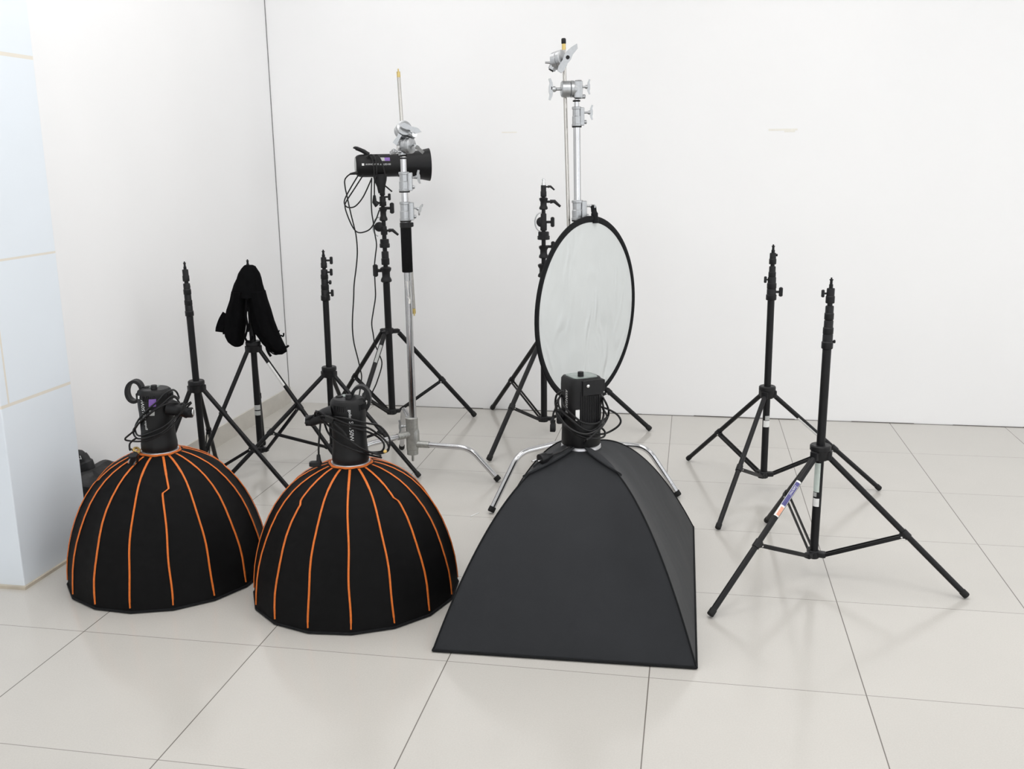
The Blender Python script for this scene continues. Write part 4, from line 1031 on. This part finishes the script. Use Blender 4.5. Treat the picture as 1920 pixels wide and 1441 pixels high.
strD.append(pd([(702, 300, .05), (704, 291, .03), (709, 292, .045), (715, 302, .062), (719, 314, .068), (722, 328, .066), (722, 345, .05), (719, 362, .03)], .065))
cbD = cord('power_cable', 'long black power cable hanging in loops from the studio light on the heavy stand', strD, at(CD, 690, 755, .06), .0036)
cbD['_o'] = tuple(cbD.location)
b = MB(); b.path([at(CD, 702, 366, .045), at(CD, 702, 378, .04), at(CD, 708, 384, .035)], [.007, .013, .018], n=12); b.build('plug', MT['blackp'], cbD)
b = MB(); b.tube(at(CD, 656, 326, .06), at(CD, 670, 324, .05), .005, .009, n=12); b.build('connector', MT['blackp'], cbD)

# ------------------------------------------------------------------ black cloth with straps hanging over the stand at the left
CB = (.424, 1.731); kB = mpp(CB)
def lobe(rows, depth, seed, n=36):
    rnd = random.Random(seed); out = []; ph_ = rnd.uniform(0, 6)
    for k_, (y, xl, xr) in enumerate(rows):
        c = at(CB, (xl+xr)/2, y); hw = (xr-xl)/2*kB; dp = depth[k_] if isinstance(depth, list) else depth
        ring = []
        for i in range(n):
            a = 2*PI*i/n; fold = 1+.10*math.sin(5*a+ph_+k_*.25)*min(1, k_/3)+.05*math.sin(9*a-k_*.4)
            fx = 1.0 if abs(math.cos(a)) > .92 else fold
            ring.append(c+HR*hw*math.cos(a)*min(1.02, fx)+HF*dp*math.sin(a)*fold)
        out.append(ring)
    return out
tCl = thing('draped_cloth', 'black cloth with dangling straps draped over the stand by the left wall', 'cloth', at(CB, 468, 664))
b = MB()
b.rings(lobe([(496.5, 459, 474), (499, 456, 479), (504, 452, 482), (512, 447, 487), (522, 444, 490), (532, 439, 492), (545, 435, 496), (556, 433, 500)], [.010, .018, .028, .038, .045, .052, .056, .058], 1))
b.rings(lobe([(545, 435, 466), (560, 432, 464), (580, 425, 463), (600, 421, 462), (618, 420, 460), (630, 422, 458), (640, 427, 458), (646, 434, 456), (649.5, 440, 450)], [.056, .056, .055, .052, .048, .042, .034, .024, .010], 2))
b.rings(lobe([(545, 466, 497), (560, 467, 501), (580, 468, 508), (600, 470, 514), (618, 474, 521), (632, 484, 527), (644, 492, 533), (652, 500, 537), (659, 510, 538), (664, 518, 530)], [.056, .056, .055, .050, .046, .040, .034, .028, .020, .008], 3))
b.build('cloth_body', MT['cloth'], tCl)
def strap(pts, w_=.014):
    b = MB(); q = [at(CB, x, y, d) for x, y, d in pts]; q = crom(q, 5); v = []
    for i, p in enumerate(q):
        t_ = (q[min(i+1, len(q)-1)]-q[max(i-1, 0)]).normalized(); s_ = t_.cross(HF).normalized()
        v += [p-s_*w_/2-HF*.0015, p+s_*w_/2-HF*.0015, p+s_*w_/2+HF*.0015, p-s_*w_/2+HF*.0015]
    b.rings([v[i*4:i*4+4] for i in range(len(q))]); return b
strap([(424, 588, .03), (417, 600, .03), (412, 614, .03), (411, 622, .03)], .036).build('strap', MT['cloth'], tCl)
strap([(411, 614, .03), (406, 612, .03)], .008).build('hook', MT['cloth'], tCl)
strap([(420, 590, .03), (419, 610, .02), (421, 626, .03)], .016).build('strap', MT['cloth'], tCl)
strap([(458, 628, .04), (462, 638, .04), (470, 640, .04), (474, 630, .04)], .010).build('strap', MT['cloth'], tCl)
strap([(462, 560, .05), (461, 590, .05), (464, 612, .05), (459, 634, .05)], .010).build('strap', MT['cloth'], tCl)
strap([(466, 575, .05), (468, 600, .05), (465, 622, .05)], .008).build('strap', MT['cloth'], tCl)
strap([(500, 648, .03), (506, 658, .03), (516, 664, .03), (526, 662, .03)], .006).build('strap', MT['cloth'], tCl)
strap([(504, 640, .03), (500, 650, .03), (503, 660, .03), (508, 668, .03)], .012).build('strap', MT['cloth'], tCl)
strap([(526, 628, .02), (531, 630, .02), (532, 624, .02)], .007).build('hook', MT['cloth'], tCl)
strap([(522, 622, .02), (524, 619, .02)], .006).build('hook', MT['cloth'], tCl)
strap([(530, 650, .02), (538, 650, .02), (541, 647, .02)], .010).build('hook', MT['cloth'], tCl)

# ------------------------------------------------------------------ black bag behind the pillar
CBg = (.150, .90); kBg = mpp(CBg)
b = MB(); rows = []
tb = thing('equipment_bag', 'black nylon bag slumped on the floor between the pillar and the left dome softbox', 'bag', (CBg[0], CBg[1], 0))
c0 = Vector((CBg[0], CBg[1], 0)); rnd = random.Random(5)
for k_, (z, hx, hy, dx) in enumerate([(.002, .075, .15, 0), (.02, .086, .17, 0), (.08, .088, .175, 0), (.14, .084, .17, 0), (.20, .083, .168, 0), (.228, .078, .160, 0), (.243, .066, .14, 0), (.248, .030, .09, 0)]):
    ring = []
    for i in range(48):
        a = 2*PI*i/48; ca, sa = math.cos(a), math.sin(a); p_ = 3.2
        q = c0+Vector((dx, 0, 0))+Vector((hx*math.copysign(abs(ca)**(2/p_), ca), hy*math.copysign(abs(sa)**(2/p_), sa), z+.012*math.sin(a*2+1)*(z > .1)+.006*math.sin(5*a)*(z > .1)))
        ring.append(q)
    rows.append(ring)
b.rings(rows); b.build('bag_body', MT['bag'], tb)
q0 = at(CBg, 152, 862, .05)
b = MB(); b.path(crom([at((.13, .86), 140, 868), at((.13, .86), 147, 852), at((.13, .86), 153, 855), at((.13, .86), 160, 866), at((.13, .86), 166, 884)], 5), [.020]*10+[.024]*5+[.030]*6, n=12); b.build('carry_handle', MT['bag'], tb)
b = MB(); P_ = (.13, .84); b.path([at(P_, 145, 859.5, .022), at(P_, 152.5, 860, .022), at(P_, 150, 854, .022)], .0016, n=6); b.build('edge_trim', MT['print'], tb, label='thin white edge trim')

# ------------------------------------------------------------------ scraps and marks
def scrap(x0, y0, x1, y1, w_, label):
    a, c = floor_pt(x0, y0), floor_pt(x1, y1); a.z = c.z = 0; d = (c-a); s_ = Vector((-d.y, d.x, 0)).normalized()*w_/2
    b = MB(); top = [a-s_, a+s_*.6, (a+c)/2+s_, c+s_*.8, c-s_*.5, (a+c)/2-s_*.7]
    b.rings([[q+ZZ*.0003 for q in top], [q+ZZ*.0013 for q in top]]); o = b.build('tape_scrap', MT['print'], smooth=0)
    rehome(o, ((a+c)/2)); tag(o, label, 'tape scrap', None)
scrap(882, 968, 898, 961, .007, 'longest white tape scrap on the floor left of the big softbox')
scrap(881, 974, 884, 974, .006, 'tiny white tape speck on the floor just in front of the longest scrap')
scrap(922, 977, 926, 983, .006, 'short white tape scrap touching the edge of the big softbox')
for px, py, w_, h_, sec, lab in ((955, 248, .085, .006, 0, 'faint beige tape remnant on the back wall left of the tall grip stand'), (1468, 243, .15, .010, 1, 'longer beige tape remnant on the back wall above the right light stands')):
    d = ray(px, py); P_ = CAM+d*((Y1-CAM.y)/d.y); b = MB()
    b.box(P_-Vector((0, .0005, 0)), (w_, .001, h_)); 
    if sec: b.box(P_+Vector((.035, -.0007, -.008)), (.055, .0012, .010))
    o = b.build('tape_remnant', MT['tape'], smooth=0); rehome(o, P_); tag(o, lab, 'tape')
for o in bpy.data.objects:
    if '_o' in o: del o['_o']
